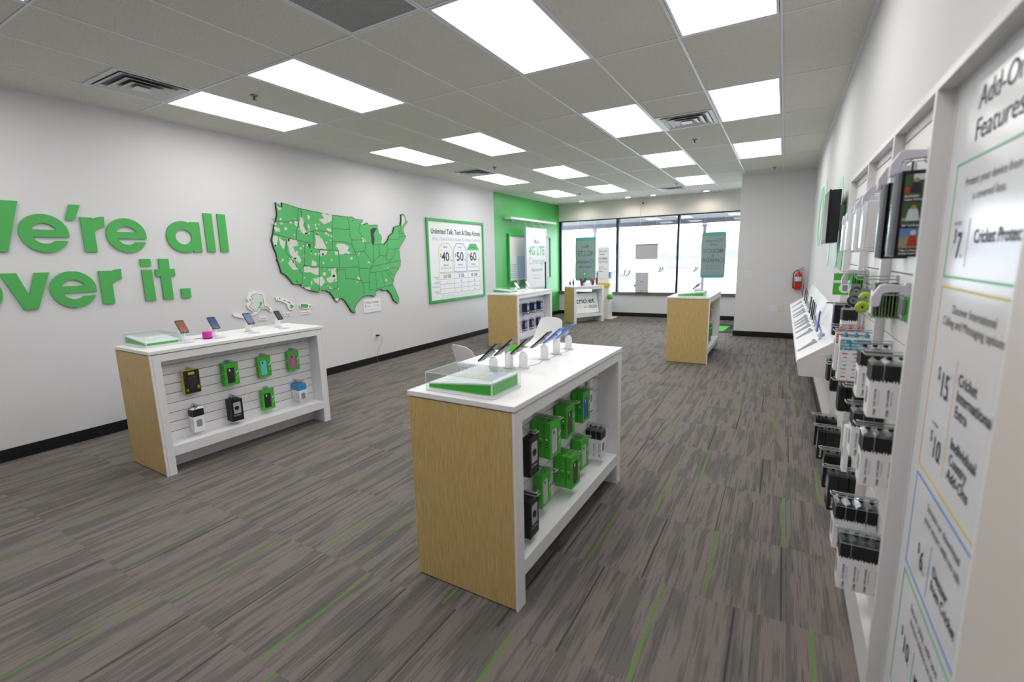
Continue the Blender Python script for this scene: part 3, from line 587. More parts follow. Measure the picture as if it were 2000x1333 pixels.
bx('4G LTE', .3, .78, .86, G2, .03); bx('Coverage', .22, .56, .86, mat('banner_teal_ink', 'a7d3c0', .6), .01); bx('Nationwide', .13, .38, .6, MC['banner_grey_ink'], .01)
bx('4G LTE coverage in', .05, .27, .42, PALEINK); bx('select markets.', .05, .2, .38, PALEINK)
g = MB()
for y in (.08, .5, .92): g.tube([(0, y, 1.42), (-.09, y, 1.578)], .004, 6)
g.build('suspension_wire', LTGREY, t)
t = thing('banner_rail', (.0, 9.47, 2.48), 'long white wall rail carrying the hanging banner', 'rail')
MB().box(.02, .2, 0, 2.45, 0, .05).build('rail_bar', WSAT, t, bevel=.006); MB().box(0, .06, .3, .36, -.02, .05).box(0, .06, 2.1, 2.16, -.02, .05).build('wall_bracket', LTGREY, t)
o = MB().box(.575, .605, 10.385, 10.415, .0, 1.51).box(.5, .68, 10.31, 10.49, 0, .012).build('black_post', BLACK, bevel=.003); tag(o, 'slim black floor-standing post beside the hanging banner', 'post')
t = thing('wall_switch_box', (0, 9.93, .97), 'small white box on the green wall below the banner', 'box'); MB().box(0, .05, 0, .14, 0, .16).build('box_body', WSAT, t, bevel=.004); MB().box(.05, .054, .02, .12, .02, .14).build('box_lid', LTGREY, t)
# ============================================================ DISPLAY COUNTERS
def counter(loc, rz, label, w_=.59, L=1.48, h=.975, slats=True, name='display_counter'):
    """local frame: near left corner at the origin, x across, y along, stocked side at +x"""
    t = thing(name, loc, label, 'display counter', 'display counters', rz)
    WT = mat('counter_white', 'e4e3e6', .4)
    MB().box(-.004, w_ + .004, -.004, L + .004, h - .025, h).build('counter_top', WHITE, t, bevel=.002)
    MB().box(.012, w_ - .012, .006, L - .006, h - .031, h - .025).build('shadow_gap', MIDGREY, t)
    for y0, y1, ys0, ys1 in ((0, .016, .017, .07), (L - .016, L, L - .07, L - .017)):
        MB().box(.002, w_ - .012, y0, y1, .008, h - .031).build('wood_end_panel', WOOD, t)
        MB().box(.006, w_, ys0, ys1, .0, h - .031).box(w_ - .0115, w_, min(y0, y1), max(y0, y1), 0, h - .031).build('side_frame', WT, t, bevel=.001)
    MB().box(w_ - .05, w_ - .0005, .07, L - .07, h - .085, h - .031).build('top_rail', WT, t, bevel=.001)
    MB().box(.001, .05, .07, L - .07, h - .085, h - .031).build('rear_rail', WT, t)
    d = .145
    if not slats: d = .40
    MB().box(w_ - d - .02, w_ - .0005, .07, L - .07, .145, .222).build('bottom_shelf', WT, t, bevel=.001)
    if slats:
        MB().box(w_ - .21, w_ - .19, .07, L - .07, 0, .145).build('toe_board', WT, t)
        MB().box(.05, .07, .07, L - .07, 0, h - .031).build('back_board', WT, t)
        MB().box(w_ - d - .022, w_ - d - .012, .07, L - .07, .2, h - .031).build('groove_backing', MIDGREY, t)
        z = .222
        while z < h - .05:
            z1 = min(z + .0715, h - .032)
            MB().box(w_ - d - .012, w_ - d, .07, L - .07, z, z1).build('slat_board', WT, t, bevel=.0008); z += .0765
    return t
L1 = counter((1.003, 1.633, 0), math.radians(-1.8), 'wood ended white display counter near the left wall')
C1 = counter((4.045, 1.657, 0), math.radians(-.7), 'wood ended white display counter in the centre, nearest the camera')
F1 = counter((.905, 7.28, 0), 0, 'wood ended white display counter with blue boxes near the green wall', w_=.625, L=1.45)
R1 = counter((4.105, 7.255, 0), 0, 'wood ended white display counter on the right, before the windows', w_=.59, L=1.4, h=.985)
D1 = counter((.899, 10.82, 0), math.radians(-31), 'angled wood ended counter with the cricket board, by the windows', w_=.41, L=.92, h=.90, slats=False)

# -------- packaged goods: local +x is the front, hung from the top at the origin, back at x=0
def kidsreset(): bpy.context.view_layer.update()
def case_box(phone, nm='phone_case_box'):
    t = thing(nm, (0, 0, 0), 'x', 'phone case box'); W_, H_, D_ = .118, .19, .034
    MB().box(0, D_ - .004, -W_ / 2, W_ / 2, -H_, 0).build('carton', GREEN, t, bevel=.001)
    a, b = .056, .135; cy, cz = -.008, -.105
    fr = MB(); x0, x1 = D_ - .004, D_
    fr.box(x0, x1, -W_ / 2, W_ / 2, cz + b / 2, 0).box(x0, x1, -W_ / 2, W_ / 2, -H_, cz - b / 2).box(x0, x1, -W_ / 2, cy - a / 2 - .006, cz - b / 2, cz + b / 2).box(x0, x1, cy + a / 2 + .006, W_ / 2, cz - b / 2, cz + b / 2)
    fr.build('window_frame', GREEN, t)
    P = mat('case_' + phone, phone, .45)
    c = MB().prism(rr(a, b - .004, .01, 4, cy, cz), (D_ - .0038, 0, 0), Yp, Zp, (.0034, 0, 0), P); c.prism(rr(.012, .02, .004, 3, cy - .008, cz + b / 2 - .02), (D_ - .0004, 0, 0), Yp, Zp, (.0006, 0, 0), BLACKC if phone > '5' else PAPER)
    c.build('phone_case', P, t)
    g = MB()
    for k, M in enumerate((PAPER, TEAL, YEL)):
        z = -.075 - .02 * k; g.prism([(W_ / 2 - .022, z - .022), (W_ / 2, z), (W_ / 2, z + .012), (W_ / 2 - .022, z - .01)], (D_ + .0002, 0, 0), Yp, Zp, (.0003, 0, 0), M)
    g.build('stripe_print', None, t)
    g = MB()
    for s in (-1, 1):
        y = s * W_ / 2; yy = (y, y + s * .0003); g.box(.008, .02, min(yy), max(yy), -.115, -.108, BLACKC).box(.01, .022, min(yy), max(yy), -.13, -.124, BLACKC).box(.008, .02, min(yy), max(yy), -.09, -.084, PAPER)
    g.build('side_print', None, t)
    MB().box(.012, .0135, -.03, .03, -.002, .022).build('hang_tab', BLIST, t)
    return t
def charger_box(nm='charger_box', th=.036, H_=.2, W_=.085, txt='CAR CHARGER', cap=BLACKC):
    t = thing(nm, (0, 0, 0), 'x', 'charger box')
    MB().box(0, th - .001, -W_ / 2, W_ / 2, -H_, -.016, PAPER).build('carton', PAPER, t, bevel=.0012)
    c = MB(); z = -.072
    for s in (-1, 1):   # dark upper sleeve with a torn edge on both spines
        pts = [(0.001, -.016), (th - .002, -.016)] + [((th - .002) - (th - .003) * i / 8, z + (.004 if i % 2 else -.003) + .003 * math.sin(i * 2.1)) for i in range(9)]
        c.prism(pts, (0, s * W_ / 2, 0), Xp, Zp, (0, s * .0006, 0), cap)
    c.box(0.002, th - .002, -W_ / 2 + .002, W_ / 2 - .002, -.016, -.0145, cap); c.box(th - .001, th - .0002, -W_ / 2, W_ / 2, -.072, -.016, cap); c.build('upper_sleeve', cap, t)
    b = MB(); b.hexa([(0, -W_ / 2, -.014), (th, -W_ / 2, -.014), (th, W_ / 2, -.014), (0, W_ / 2, -.014), (th * .4, -W_ / 2, 0), (th * .6, -W_ / 2, 0), (th * .6, W_ / 2, 0), (th * .4, W_ / 2, 0)]); b.build('clear_top', BLIST, t)
    MB().lathe([(.0, -.006), (.008, -.004), (.008, .006), (.0, .008)], (th / 2, 0, 0.004), 10).build('hang_knob', cap, t, smooth=True)
    g = MB()
    g.prism(rr(W_ * .5, .06, .012, 3, 0, -.13), (th - .0006, 0, 0), Yp, Zp, (.0004, 0, 0), MIDGREY); g.build('product_picture', None, t)
    for s in (1, -1):
        u = (0, 0, 1); o = (th * .62, s * (W_ / 2 + .0007), -.165)
        v = (-1, 0, 0) if s < 0 else (1, 0, 0)
        if s > 0: o = (th * .4, s * (W_ / 2 + .0007), -.165)
        text(txt, .0085, (o[0], o[1], -.16), u, v, INK, t, width=.062, bold=.01); text('POWER YOUR PHONE', .006, (o[0] + (.009 if s < 0 else -.009), o[1], -.155), u, v, MIDGREY, t, width=.05); text('Cricket', .011, (o[0] + (.002 if s < 0 else -.002), o[1], -.192), u, v, BLACKC, t, width=.024, bold=.02)
    return t
def black_box(nm='battery_pack', th=.045, H_=.185, W_=.1, word='DURACELL'):
    t = thing(nm, (0, 0, 0), 'x', 'black pack')
    MB().box(0, th - .001, -W_ / 2, W_ / 2, -H_, -.012).build('carton', BLACKC, t, bevel=.0015)
    MB().box(.001, th - .002, -W_ / 2, W_ / 2, -.012, 0).build('clear_top', BLIST, t)
    MB().lathe([(.0, -.006), (.007, -.004), (.007, .006), (.0, .008)], (th / 2, 0, 0.003), 10).build('hang_knob', BLACK, t, smooth=True)
    for s in (-1, 1):
        v = (-1, 0, 0) if s < 0 else (1, 0, 0); x = th * .62 if s < 0 else th * .38
        text(word, .012, (x, s * (W_ / 2 + .0008), -.165), (0, 0, 1), v, PAPER, t, width=.045, bold=.02)
        r = MB(); r.prism(circ(.0055, 10, x - (.005 if s < 0 else -.005), -.175), (0, s * (W_ / 2 + .0001), 0), Xp, Zp, (0, s * .0005, 0), PAPER); r.build('round_mark', PAPER, t)
    MB().prism(rr(W_ * .6, .1, .01, 3, 0, -.09), (th - .0006, 0, 0), Yp, Zp, (.0005, 0, 0), MIDGREY).build('front_print', MIDGREY, t)
    return t
def otter_pack():
    t = thing('rugged_case_pack', (0, 0, 0), 'x', 'phone case box'); W_, H_, D_ = .115, .185, .03
    MB().box(0, D_ * .5, -W_ / 2, W_ / 2, -H_, 0).build('carton', BLACKC, t, bevel=.001)
    e = .005; fr = MB(); x0, x1 = D_ * .5, D_
    YY = mat('yellow_card', 'dcc51e', .45)
    fr.box(0, D_ * .35, -W_ / 2 - .002, -W_ / 2 + .006, -H_ - .002, .003).box(0, D_ * .35, -W_ / 2, W_ / 2, 0, .005).box(0, D_ * .35, -W_ / 2, W_ / 2, -H_ - .004, -H_); fr.build('yellow_edge', YY, t)
    MB().box(x0, x1, -W_ / 2 + .002, W_ / 2 - .002, -H_ + .004, -.004).build('blister', BLIST, t)
    MB().prism(rr(.06, .115, .008, 4, 0, -.105), (x0, 0, 0), Yp, Zp, (.009, 0, 0), BLACK).build('phone_case', BLACK, t)
    g = MB(); g.prism(rr(.045, .022, .003, 3, 0.0, -.024), (x0 + .0002, 0, 0), Yp, Zp, (.001, 0, 0), YY).box(x0, x0 + .002, W_ / 2 - .028, W_ / 2 - .008, -H_ + .03, -H_ + .055, YY).box(x0, x0 + .002, -W_ / 2 + .014, -W_ / 2 + .024, -H_ + .02, -H_ + .04, YY); g.build('yellow_label', YY, t)
    MB().box(.006, .0075, -.03, .03, 0, .018).build('hang_tab', BLIST, t); return t
def small_black_pack(pic=True):
    t = thing('car_mount_pack', (0, 0, 0), 'x', 'accessory pack'); W_, H_, D_ = .095, .2, .045
    MB().box(0, D_, -W_ / 2, W_ / 2, -H_, -.01).build('carton', BLACKC, t, bevel=.002)
    g = MB(); g.prism(rr(.06, .1, .006, 3, 0, -.085), (D_ + .0002, 0, 0), Yp, Zp, (.0003, 0, 0), mat('silver_print', 'aeb0b3', .5)); g.prism(circ(.018, 14, -.004, -.085), (D_ + .0006, 0, 0), Yp, Zp, (.003, 0, 0), BLACKC); g.build('picture_print', None, t)
    text('Car Mount', .016, (D_ + .0008, -.035, -.155), Yp, Zp, PAPER, t, width=.06)
    MB().tube([(.02, -.02, -.01), (.02, -.01, .01), (.02, .01, .01), (.02, .02, -.01)], .004, 6).build('hang_loop', BLACK, t); return t
def slim_white_box():
    t = thing('slim_accessory_box', (0, 0, 0), 'x', 'accessory pack'); W_, H_, D_ = .06, .22, .02
    MB().box(0, D_, -W_ / 2, W_ / 2, -H_, 0).build('carton', PAPER, t, bevel=.001)
    MB().box(0, D_ + .001, -W_ / 2 - .001, W_ / 2 + .001, -H_ - .002, -H_ + .004).build('dark_base', BLACKC, t)
    MB().prism(rr(.028, .05, .003, 3, .002, -.13), (D_, 0, 0), Yp, Zp, (.0006, 0, 0), MIDGREY).build('picture_print', MIDGREY, t); return t
def blue_top_box():
    t = charger_box('cable_box', th=.03, H_=.15, W_=.085, txt='SYNC CABLE', cap=mat('bright_blue_card', '2a8fd0', .45)); return t
def power_box(capc, nm):
    t = thing(nm, (0, 0, 0), 'x', 'charger box'); th, H_, W_ = .047, .215, .09
    CP = mat('power_' + capc, capc, .45)
    MB().box(0, th - .001, -W_ / 2, W_ / 2, -H_, -.012, PAPER).build('carton', PAPER, t, bevel=.0012)
    for s in (-1, 1):
        c = MB(); c.prism([(.001, -.02), (th - .002, -.02), (th - .002, -.066), (th * .8, -.07), (th * .7, -.064), (th * .5, -.07), (th * .3, -.066), (th * .2, -.072), (.001, -.066)], (0, s * W_ / 2, 0), Xp, Zp, (0, s * .0006, 0), CP); c.build('colour_block', CP, t)
        u = (1, 0, 0) if s < 0 else (-1, 0, 0); x0 = .004 if s < 0 else th - .004; y = s * (W_ / 2 + .0009)
        for k, wd in enumerate(('YOUR', 'POWER', 'YOUR WAY')): text(wd, .013, (x0, y, -.034 - .0135 * k), u, Zp, PAPER, t, width=(.022, .032, .038)[k], bold=.03)
        ic = MB()
        for k, M in enumerate((RED, MIDGREY, YEL, BLU, MIDGREY, YEL, RED)): z = -.088 - .0185 * k; ic.box(th * .3, th * (.62 if k % 2 else .75), min(s * W_ / 2, s * (W_ / 2 + .0006)), max(s * W_ / 2, s * (W_ / 2 + .0006)), z, z + .005, M)
        ic.build('icon_print', None, t)
    MB().lathe([(0, -.008), (.010, -.006), (.010, .008), (.004, .010), (.004, .016), (.008, .018), (.008, .022), (0, .023)], (th / 2, 0, -.006), 12).build('hang_knob', CP, t, smooth=True)
    MB().box(.001, th - .002, -W_ / 2 + .001, W_ / 2 - .001, -.012, -.006).build('clear_top', BLIST, t)
    MB().prism(rr(.03, .13, .014, 4, -.01, -.12), (th - .001, 0, 0), Yp, Zp, (.004, 0, 0), mat('battery_pic_' + capc, 'b9b6c8', .4)).build('battery_window', None, t)
    return t
def hook(length, label, group, double=True):
    t = thing('peg_hook', (0, 0, 0), label, 'hook', group)
    g = MB(); 
    if double: g.tube([(.0, -.012, .0), (length, -.012, 0.0), (length + .006, -.012, .008), (length + .006, .012, .008), (length, .012, 0), (0, .012, 0)], .0022, 6)
    g.tube([(0, 0, .012), (length * .9, 0, .012), (length, 0, .014)], .0022, 6); g.build('wire', WIRE, t, smooth=True)
    MB().box(-.002, .003, -.014, .014, -.008, .016).build('back_plate', LTGREY, t); return t
protos = {}
def proto(key, fn, *a):
    if key not in protos:
        protos[key] = fn(*a); protos[key]['_used'] = False
    return protos[key]
ORD = ['front', 'second', 'third', 'fourth', 'fifth', 'sixth', 'seventh', 'eighth']
HK = {}
def put(key, fn, args, loc, rz, label, group):
    p = proto(key, fn, *args)
    if not p['_used']:
        p['_used'] = True; p.location = loc; p.rotation_euler = (0, 0, rz); p['label'] = label; p['group'] = group; return p
    r = dup(p, loc, rz, label, group); return r
def stack(origin, rz, key, fn, args, n, th, x0, what, where, group, z0=0, hooklen=None, yaw=0):
    """n packs on one hook; x0 = how far the rearmost pack's back is from the slats"""
    ox, oy, oz = origin; d = Vector((math.cos(rz), math.sin(rz), 0))
    for k in range(n):
        x = x0 + th * (n - 1 - k); r_ = random.Random(hash((round(ox * 100), round(oy * 100), round(oz * 100), k)) % 1000)
        lab = ('%s, %s' % (what, where)) if n == 1 else ('%s %s, %s' % (ORD[k], what, where))
        put(key, fn, args, (ox + d.x * x, oy + d.y * x, oz), rz + r_.uniform(-.04, .04) + yaw, lab, group)
    if hooklen:
        p = put('hook%.2f' % hooklen, hook, (hooklen, 'x', None), (ox, oy, oz + .012), rz, 'chrome hook holding %s' % where.replace('on the', 'the').replace('on', ''), group + ' hooks')
        p['label'] = 'chrome wire peg hook, %s' % where; p['category'] = 'hook'
def at(t, x, y, z):
    """point in a counter's frame -> world"""
    c, s = math.cos(t.rotation_euler.z), math.sin(t.rotation_euler.z); return (t.location.x + c * x - s * y, t.location.y + s * x + c * y, z)
GRPL = 'goods on the left counter'; GRPC = 'goods on the centre counter'
def onL(y, z, *a, **k): stack(at(L1, .59 - .145, y, z), L1.rotation_euler.z, *a, **k)
cols = [.295, .60, .905, 1.2]
onL(.30, .765, 'otter', otter_pack, (), 2, .016, .02, 'yellow edged rugged case pack', 'first column of the upper row, left counter', GRPL, hooklen=.075)
onL(.60, .765, 'case2b2b30', case_box, ('2b2b30',), 2, .036, .005, 'green box with black phone case', 'second column of the upper row, left counter', GRPL, hooklen=.09)
onL(.91, .765, 'case6fd0d2', case_box, ('6fd0d2',), 1, .036, .012, 'green box with turquoise phone case', 'third column of the upper row, left counter', GRPL, hooklen=.075)
onL(1.20, .765, 'cased060a8', case_box, ('d060a8',), 1, .036, .012, 'green box with pink phone case', 'fourth column of the upper row, left counter', GRPL, hooklen=.075)
onL(.30, .46, 'charger', charger_box, (), 2, .036, .006, 'white charger box with black top', 'first column of the lower row, left counter', GRPL, hooklen=.1)
onL(.60, .46, 'mount', small_black_pack, (), 2, .046, .006, 'black car mount pack', 'second column of the lower row, left counter', GRPL, hooklen=.1)
onL(.91, .455, 'case2b2b30', case_box, ('2b2b30',), 1, .036, .012, 'green box with black phone case', 'third column of the lower row, left counter', GRPL, hooklen=.075)
onL(1.21, .455, 'bluetop', blue_top_box, (), 4, .031, .004, 'white cable box with blue top', 'fourth column of the lower row, left counter', GRPL, hooklen=.13)
def onC(y, z, *a, **k): stack(at(C1, .59 - .145, y, z), C1.rotation_euler.z, *a, **k)
onC(.235, .765, 'mount', small_black_pack, (), 1, .016, .07, 'black clamshell pack', 'first column of the upper row, centre counter', GRPC, hooklen=.13)
onC(.46, .765, 'casebdbcc0', case_box, ('bdbcc0',), 3, .037, .012, 'green box with white phone case', 'second column of the upper row, centre counter', GRPC, hooklen=.15)
onC(.735, .77, 'case4a4a50', case_box, ('4a4a50',), 2, .037, .014, 'green box with grey phone case', 'third column of the upper row, centre counter', GRPC, hooklen=.13)
onC(.98, .785, 'case2f55c0', case_box, ('2f55c0',), 2, .037, .014, 'green box with blue phone case', 'fourth column of the upper row, centre counter', GRPC, hooklen=.13)
onC(1.20, .80, 'slim', slim_white_box, (), 1, .02, .01, 'slim white box with dark base', 'fifth column of the upper row, centre counter', GRPC, hooklen=.09)
onC(.215, .46, 'mount', small_black_pack, (), 2, .046, .03, 'black clamshell pack', 'first column of the lower row, centre counter', GRPC, hooklen=.14)
onC(.46, .475, 'casebdbcc0', case_box, ('bdbcc0',), 1, .037, .03, 'green box with white phone case', 'second column of the lower row, centre counter', GRPC, hooklen=.12)
onC(.735, .475, 'case4a4a50', case_box, ('4a4a50',), 3, .037, .01, 'green box with grey phone case', 'third column of the lower row, centre counter', GRPC, hooklen=.15)
onC(.975, .48, 'casebdbcc0', case_box, ('bdbcc0',), 2, .03, .014, 'thin green box with white phone case', 'fourth column of the lower row, centre counter', GRPC, hooklen=.11)
onC(1.215, .475, 'charger', charger_box, (), 3, .036, .005, 'white charger box with black top', 'fifth column of the lower row, centre counter', GRPC, hooklen=.15)
# far counters
def far_pack(c, c2, nm, W_=.10, H_=.19, D_=.05):
    t = thing(nm, (0, 0, 0), 'x', 'accessory pack'); A = mat('pk' + c, c, .45); B = mat('pk' + c2, c2, .45)
    MB().box(0, D_, -W_ / 2, W_ / 2, -H_, 0).build('carton', A, t, bevel=.001)
    g = MB(); g.prism(rr(W_ * .7, H_ * .45, .006, 3, 0, -H_ * .4), (D_, 0, 0), Yp, Zp, (.001, 0, 0), B); g.box(D_, D_ + .001, -W_ * .3, W_ * .3, -H_ + .02, -H_ + .04, PAPER); g.build('front_print', None, t)
    g = MB()
    for k in range(3): g.box(.006 + .015 * k, .014 + .015 * k, -W_ / 2 - .0008, -W_ / 2, -H_ + .01, -H_ + .04, PAPER)
    g.build('side_print', PAPER, t); MB().box(D_ * .4, D_ * .45, -.02, .02, 0, .02).build('hang_tab', BLIST, t); return t
GF = 'packs on the far left counter'
for row, z in (('upper', .76), ('lower', .44)):
    for k, y in enumerate((.2, .47, .76, 1.04)):
        key = ('farblue', far_pack, ('232a48', '7f93c8', 'boxed_accessory')) if (k, row) != (0, 'lower') else ('farpink', far_pack, ('e08aa8', 'f0e0e4', 'boxed_accessory'))
        col = 'dark blue' if key[0] == 'farblue' else 'pink'
        stack(at(F1, .625 - .145, y, z), 0, key[0], key[1], key[2], 1 if k == 0 or row == 'lower' else 2, .052, .012, '%s boxed accessory' % col, '%s row of far left counter, %s column' % (row, ('first', 'second', 'third', 'fourth')[k]), GF, hooklen=.11)
GR_ = 'packs on the right counter'
stack(at(R1, .445, .32, .77), 0, 'case2b2b30', case_box, ('2b2b30',), 1, .03, .01, 'green case box', 'upper left of the right counter', GR_, hooklen=.1)
stack(at(R1, .445, .55, .78), 0, 'farpink2', far_pack, ('c98a98', '6a3040', 'boxed_accessory', .1, .24), 2, .05, .01, 'dusky pink boxed accessory', 'upper row of the right counter', GR_, hooklen=.12)
stack(at(R1, .445, .85, .80), 0, 'faryel', far_pack, ('cfae2a', '3a3020', 'boxed_accessory', .1, .12), 1, .05, .04, 'yellow boxed accessory', 'upper right of the right counter', GR_, hooklen=.12)
stack(at(R1, .445, .5, .46), 0, 'case4a4a50', case_box, ('4a4a50',), 3, .037, .01, 'green case box', 'lower row of the right counter', GR_, hooklen=.14)
stack(at(R1, .445, .95, .47), 0, 'case4a4a50', case_box, ('4a4a50',), 2, .037, .01, 'green case box', 'lower right of the right counter', GR_, hooklen=.12)

# -------- things on top
def phone_stand(screen, body='101013', wd=.066, ln=.132, nm='demo_phone', tilt=42):
    """security stand with a tilted phone, screen toward +x"""
    t = thing(nm, (0, 0, 0), 'x', 'demo phone')
    FROST = mat('frosted_plastic', 'f0f0f2', .4)
    MB().lathe([(.034, 0), (.035, .003), (.03, .005)], n=24).build('base_disc', LTGREY, t, smooth=True)
    MB().lathe([(.023, .004), (.0238, .008), (.0238, .07), (.021, .078), (.013, .088), (.011, .092)], n=24).build('post', FROST, t, smooth=True)
    a = math.radians(tilt); c, s = math.cos(a), math.sin(a)   # screen normal (c... ) leaning back
    M4 = Matrix.Translation((.018, 0, .115)) @ Matrix.Rotation(-a, 4, 'Y')
    P = mat('body_' + body, body, .3)
    MB().prism(rr(wd, ln, .009, 4), (0, 0, 0), Yp, Zp, (.0085, 0, 0), P).xform(M4).build('phone_body', P, t, bevel=.001)
    SM = MC.get('scr' + screen) or mat('scr' + screen, screen, .12, coat=.5, noise=.25, bscale=30)
    MB().prism(rr(wd - .008, ln - .026, .002, 2), (.0087, 0, 0), Yp, Zp, (.0004, 0, 0), SM).xform(M4).build('screen', SM, t)
    MB().prism(rr(.012, .006, .0025, 3, 0, -ln / 2 + .007), (.0087, 0, 0), Yp, Zp, (.0004, 0, 0), MIDGREY).xform(M4).build('home_button', MIDGREY, t)
    MB().box(-.014, 0, -.018, .018, -.02, .02).xform(M4).build('mount_plate', LTGREY, t)
    MB().tube([(.0, 0, .088), (.004, 0, .1), (.01, 0, .108)], .008, 8, CLEAR).build('neck', CLEAR, t)
    return t
def spec_disc():
    t = thing('info_disc', (0, 0, 0), 'x', 'info card'); MB().prism(circ(.052, 28), (0, 0, 0), Xp, Yp, (0, 0, .003), LTGREY).build('disc', LTGREY, t)
    MB().box(-.03, .03, -.03, -.027, .003, .0034).box(-.03, .02, -.01, -.007, .003, .0034).box(-.03, .03, .01, .013, .003, .0034).build('fine_print', MIDGREY, t); return t
HL = .976
for k, (y, scr, l, kind) in enumerate(((.385, '8a5a3a', 'with brown screen, first from the clear box', 0), (.635, '3c4f7c', 'with blue icon screen, behind the pink speaker', 0), (.945, '6f7c9c', 'with plain grey-blue screen, third along', 0), (1.24, '4a4a52', 'with small keypad, last on the left counter', 1))):
    put('ph' + scr, phone_stand, (scr, '101013', .066 if not kind else .056, .132 if not kind else .108), at(L1, .235, y, HL), L1.rotation_euler.z + .0, 'demo phone on white stand %s' % l, 'demo phones on the left counter')
    put('disc', spec_disc, (), at(L1, .38, y - .03, HL), 0, 'round info disc below the demo phone %s' % l.split(',')[0], 'info discs')
put('disc', spec_disc, (), at(L1, .06, 1.29, HL), 0, 'round info disc at the rear edge of the left counter', 'info discs')
t = thing('bluetooth_speaker', at(L1, .325, .54, HL), 'small bright pink round speaker on the left counter', 'speaker')
MB().lathe([(.0, 0), (.036, 0), (.037, .004), (.037, .008)], n=28).build('black_base', BLACK, t, smooth=True)
MB().lathe([(.0365, .008), (.037, .012), (.037, .055), (.034, .06), (.0, .06)], n=28).build('pink_shell', mat('hot_pink', 'd92fa8', .3, .3), t, smooth=True)
MB().tube([(-.035, -.02, .004), (-.07, -.04, .003), (-.06, -.08, .003)], .002, 6).build('cable', BLACK, t)
for y, x, scr, body, l in ((.457, .2, '5d5e70', '101013', 'black demo phone on frosted stand just behind the clear box'), (.62, .2, '50526a', '15151f', 'black demo phone on frosted stand, second from the clear box'), (.645, .28, '55534f', '0e0e0e', 'large black demo phone, third from the clear box'), (.912, .28, '3a3a40', '0f0f0f', 'tall black demo phone in the middle of the centre counter'), (1.087, .28, '9fc0ea', '1c6fd8', 'bright blue demo phone near the far end'), (1.277, .28, '5a7c9c', '3f8ec8', 'pale blue demo phone at the far end of the centre counter')):
    put('ph' + scr + 'r', phone_stand, (scr, body, .07, .16, 'demo_phone', 49), at(C1, x, y, HL), PI + C1.rotation_euler.z, l, 'demo phones on the centre counter')
o = MB()
for y in (.78, 1.0, 1.18): o.tube([at(C1, .29, y - .09, HL + .001), at(C1, .31, y, HL + .001), at(C1, .29, y + .1, HL + .001)], .0012, 5)
o = o.build('tether_cable', MIDGREY); tag(o, 'thin grey tether cable lying between the demo stands on the centre counter', 'cable')
def info_box(sx=.385, sy=.255, h=.085, flip=False, marks=True):
    """clear lidded box over a printed wedge; low side at +x, footprint centred"""
    t = thing('info_display_box', (0, 0, 0), 'x', 'display box')
    a, b = sx / 2, sy / 2
    MB().box(-a, a, -b, b, 0, .008).build('base_plate', WHITE, t, bevel=.002)
    ia, ib = a - .012, b - .012; hi, lo = .07, .024
    WP = PAPER
    MB().hexa([(-ia, -ib, .008), (ia, -ib, .008), (ia, ib, .008), (-ia, ib, .008), (-ia, -ib, hi), (ia, -ib, lo + .012), (ia, ib, lo + .012), (-ia, ib, hi)], WP).build('printed_wedge', WP, t)
    g = MB(); top = lambda x: hi + (lo + .012 - hi) * (x + ia) / (2 * ia)
    for s in (-1, 1):
        y = s * ib; yy = s * .0008
        P = [(-ia + .006, .014), (ia - .004, .014), (ia - .004, top(ia) - .006), (-ia + .006, top(-ia) - .008)]
        g.prism(P, (0, y, 0), Xp, Zp, (0, yy, 0), GREEN)
    g.box(ia, ia + .0008, -ib + .006, ib - .006, .014, top(ia) - .005, GREEN).box(-ia - .0008, -ia, -ib + .006, ib - .006, .014, hi - .008, GREEN); g.build('green_side_panel', GREEN, t)
    k = -(hi - lo - .012) / (2 * ia); n = Vector((-k, 0, 1)).normalized()
    g = MB()
    for (x0, x1, y0, y1, M) in ((-.14, -.06, -.08, .0, mat('pale_blue_patch', 'c3d3ee', .5)), (-.03, .03, -.09, -.02, mat('pale_yellow_patch', 'e8e6b0', .5)), (.05, .11, -.09, 0, mat('pale_green_patch', 'c8e4cc', .5))):
        g.hexa([(x0, y0, top(x0) + .0003), (x1, y0, top(x1) + .0003), (x1, y1, top(x1) + .0003), (x0, y1, top(x0) + .0003)] + [(x0, y0, top(x0) + .0008), (x1, y0, top(x1) + .0008), (x1, y1, top(x1) + .0008), (x0, y1, top(x0) + .0008)], M)
    for q in range(7):
        y = .02 + .012 * q; g.hexa([(-.15, y, top(-.15) + .0003), (.12 - .02 * (q % 3), y, top(.12) + .0003), (.12 - .02 * (q % 3), y + .002, top(.12) + .0003), (-.15, y + .002, top(-.15) + .0003)] + [(-.15, y, top(-.15) + .0007), (.12 - .02 * (q % 3), y, top(.12) + .0007), (.12 - .02 * (q % 3), y + .002, top(.12) + .0007), (-.15, y + .002, top(-.15) + .0007)], MIDGREY)
    g.build('plan_print', None, t)
    # clear cover as five thin walls
    c = MB(); th = .003; A, B = a - .003, b - .003
    c.box(-A, A, -B, -B + th, .008, h).box(-A, A, B - th, B, .008, h).box(-A, -A + th, -B + th, B - th, .008, h).box(A - th, A, -B + th, B - th, .008, h).box(-A, A, -B, B, h, h + th); c.build('clear_cover', CLEAR, t)
    e = MB(); r = .0011; EDGE = mat('acrylic_edge', 'dfe4e4', .2)
    for p, q in (((-A, -B), (A, -B)), ((A, -B), (A, B)), ((A, B), (-A, B)), ((-A, B), (-A, -B))):
        e.tube([(p[0], p[1], h + th), (q[0], q[1], h + th)], r, 5); e.tube([(p[0], p[1], .008), (p[0], p[1], h + th)], r, 5)
    e.build('polished_edge', EDGE, t); return t
put('ibox', info_box, (), at(C1, .27, .165, HL), PI + C1.rotation_euler.z, 'clear lidded info box on the near end of the centre counter', 'clear info boxes')
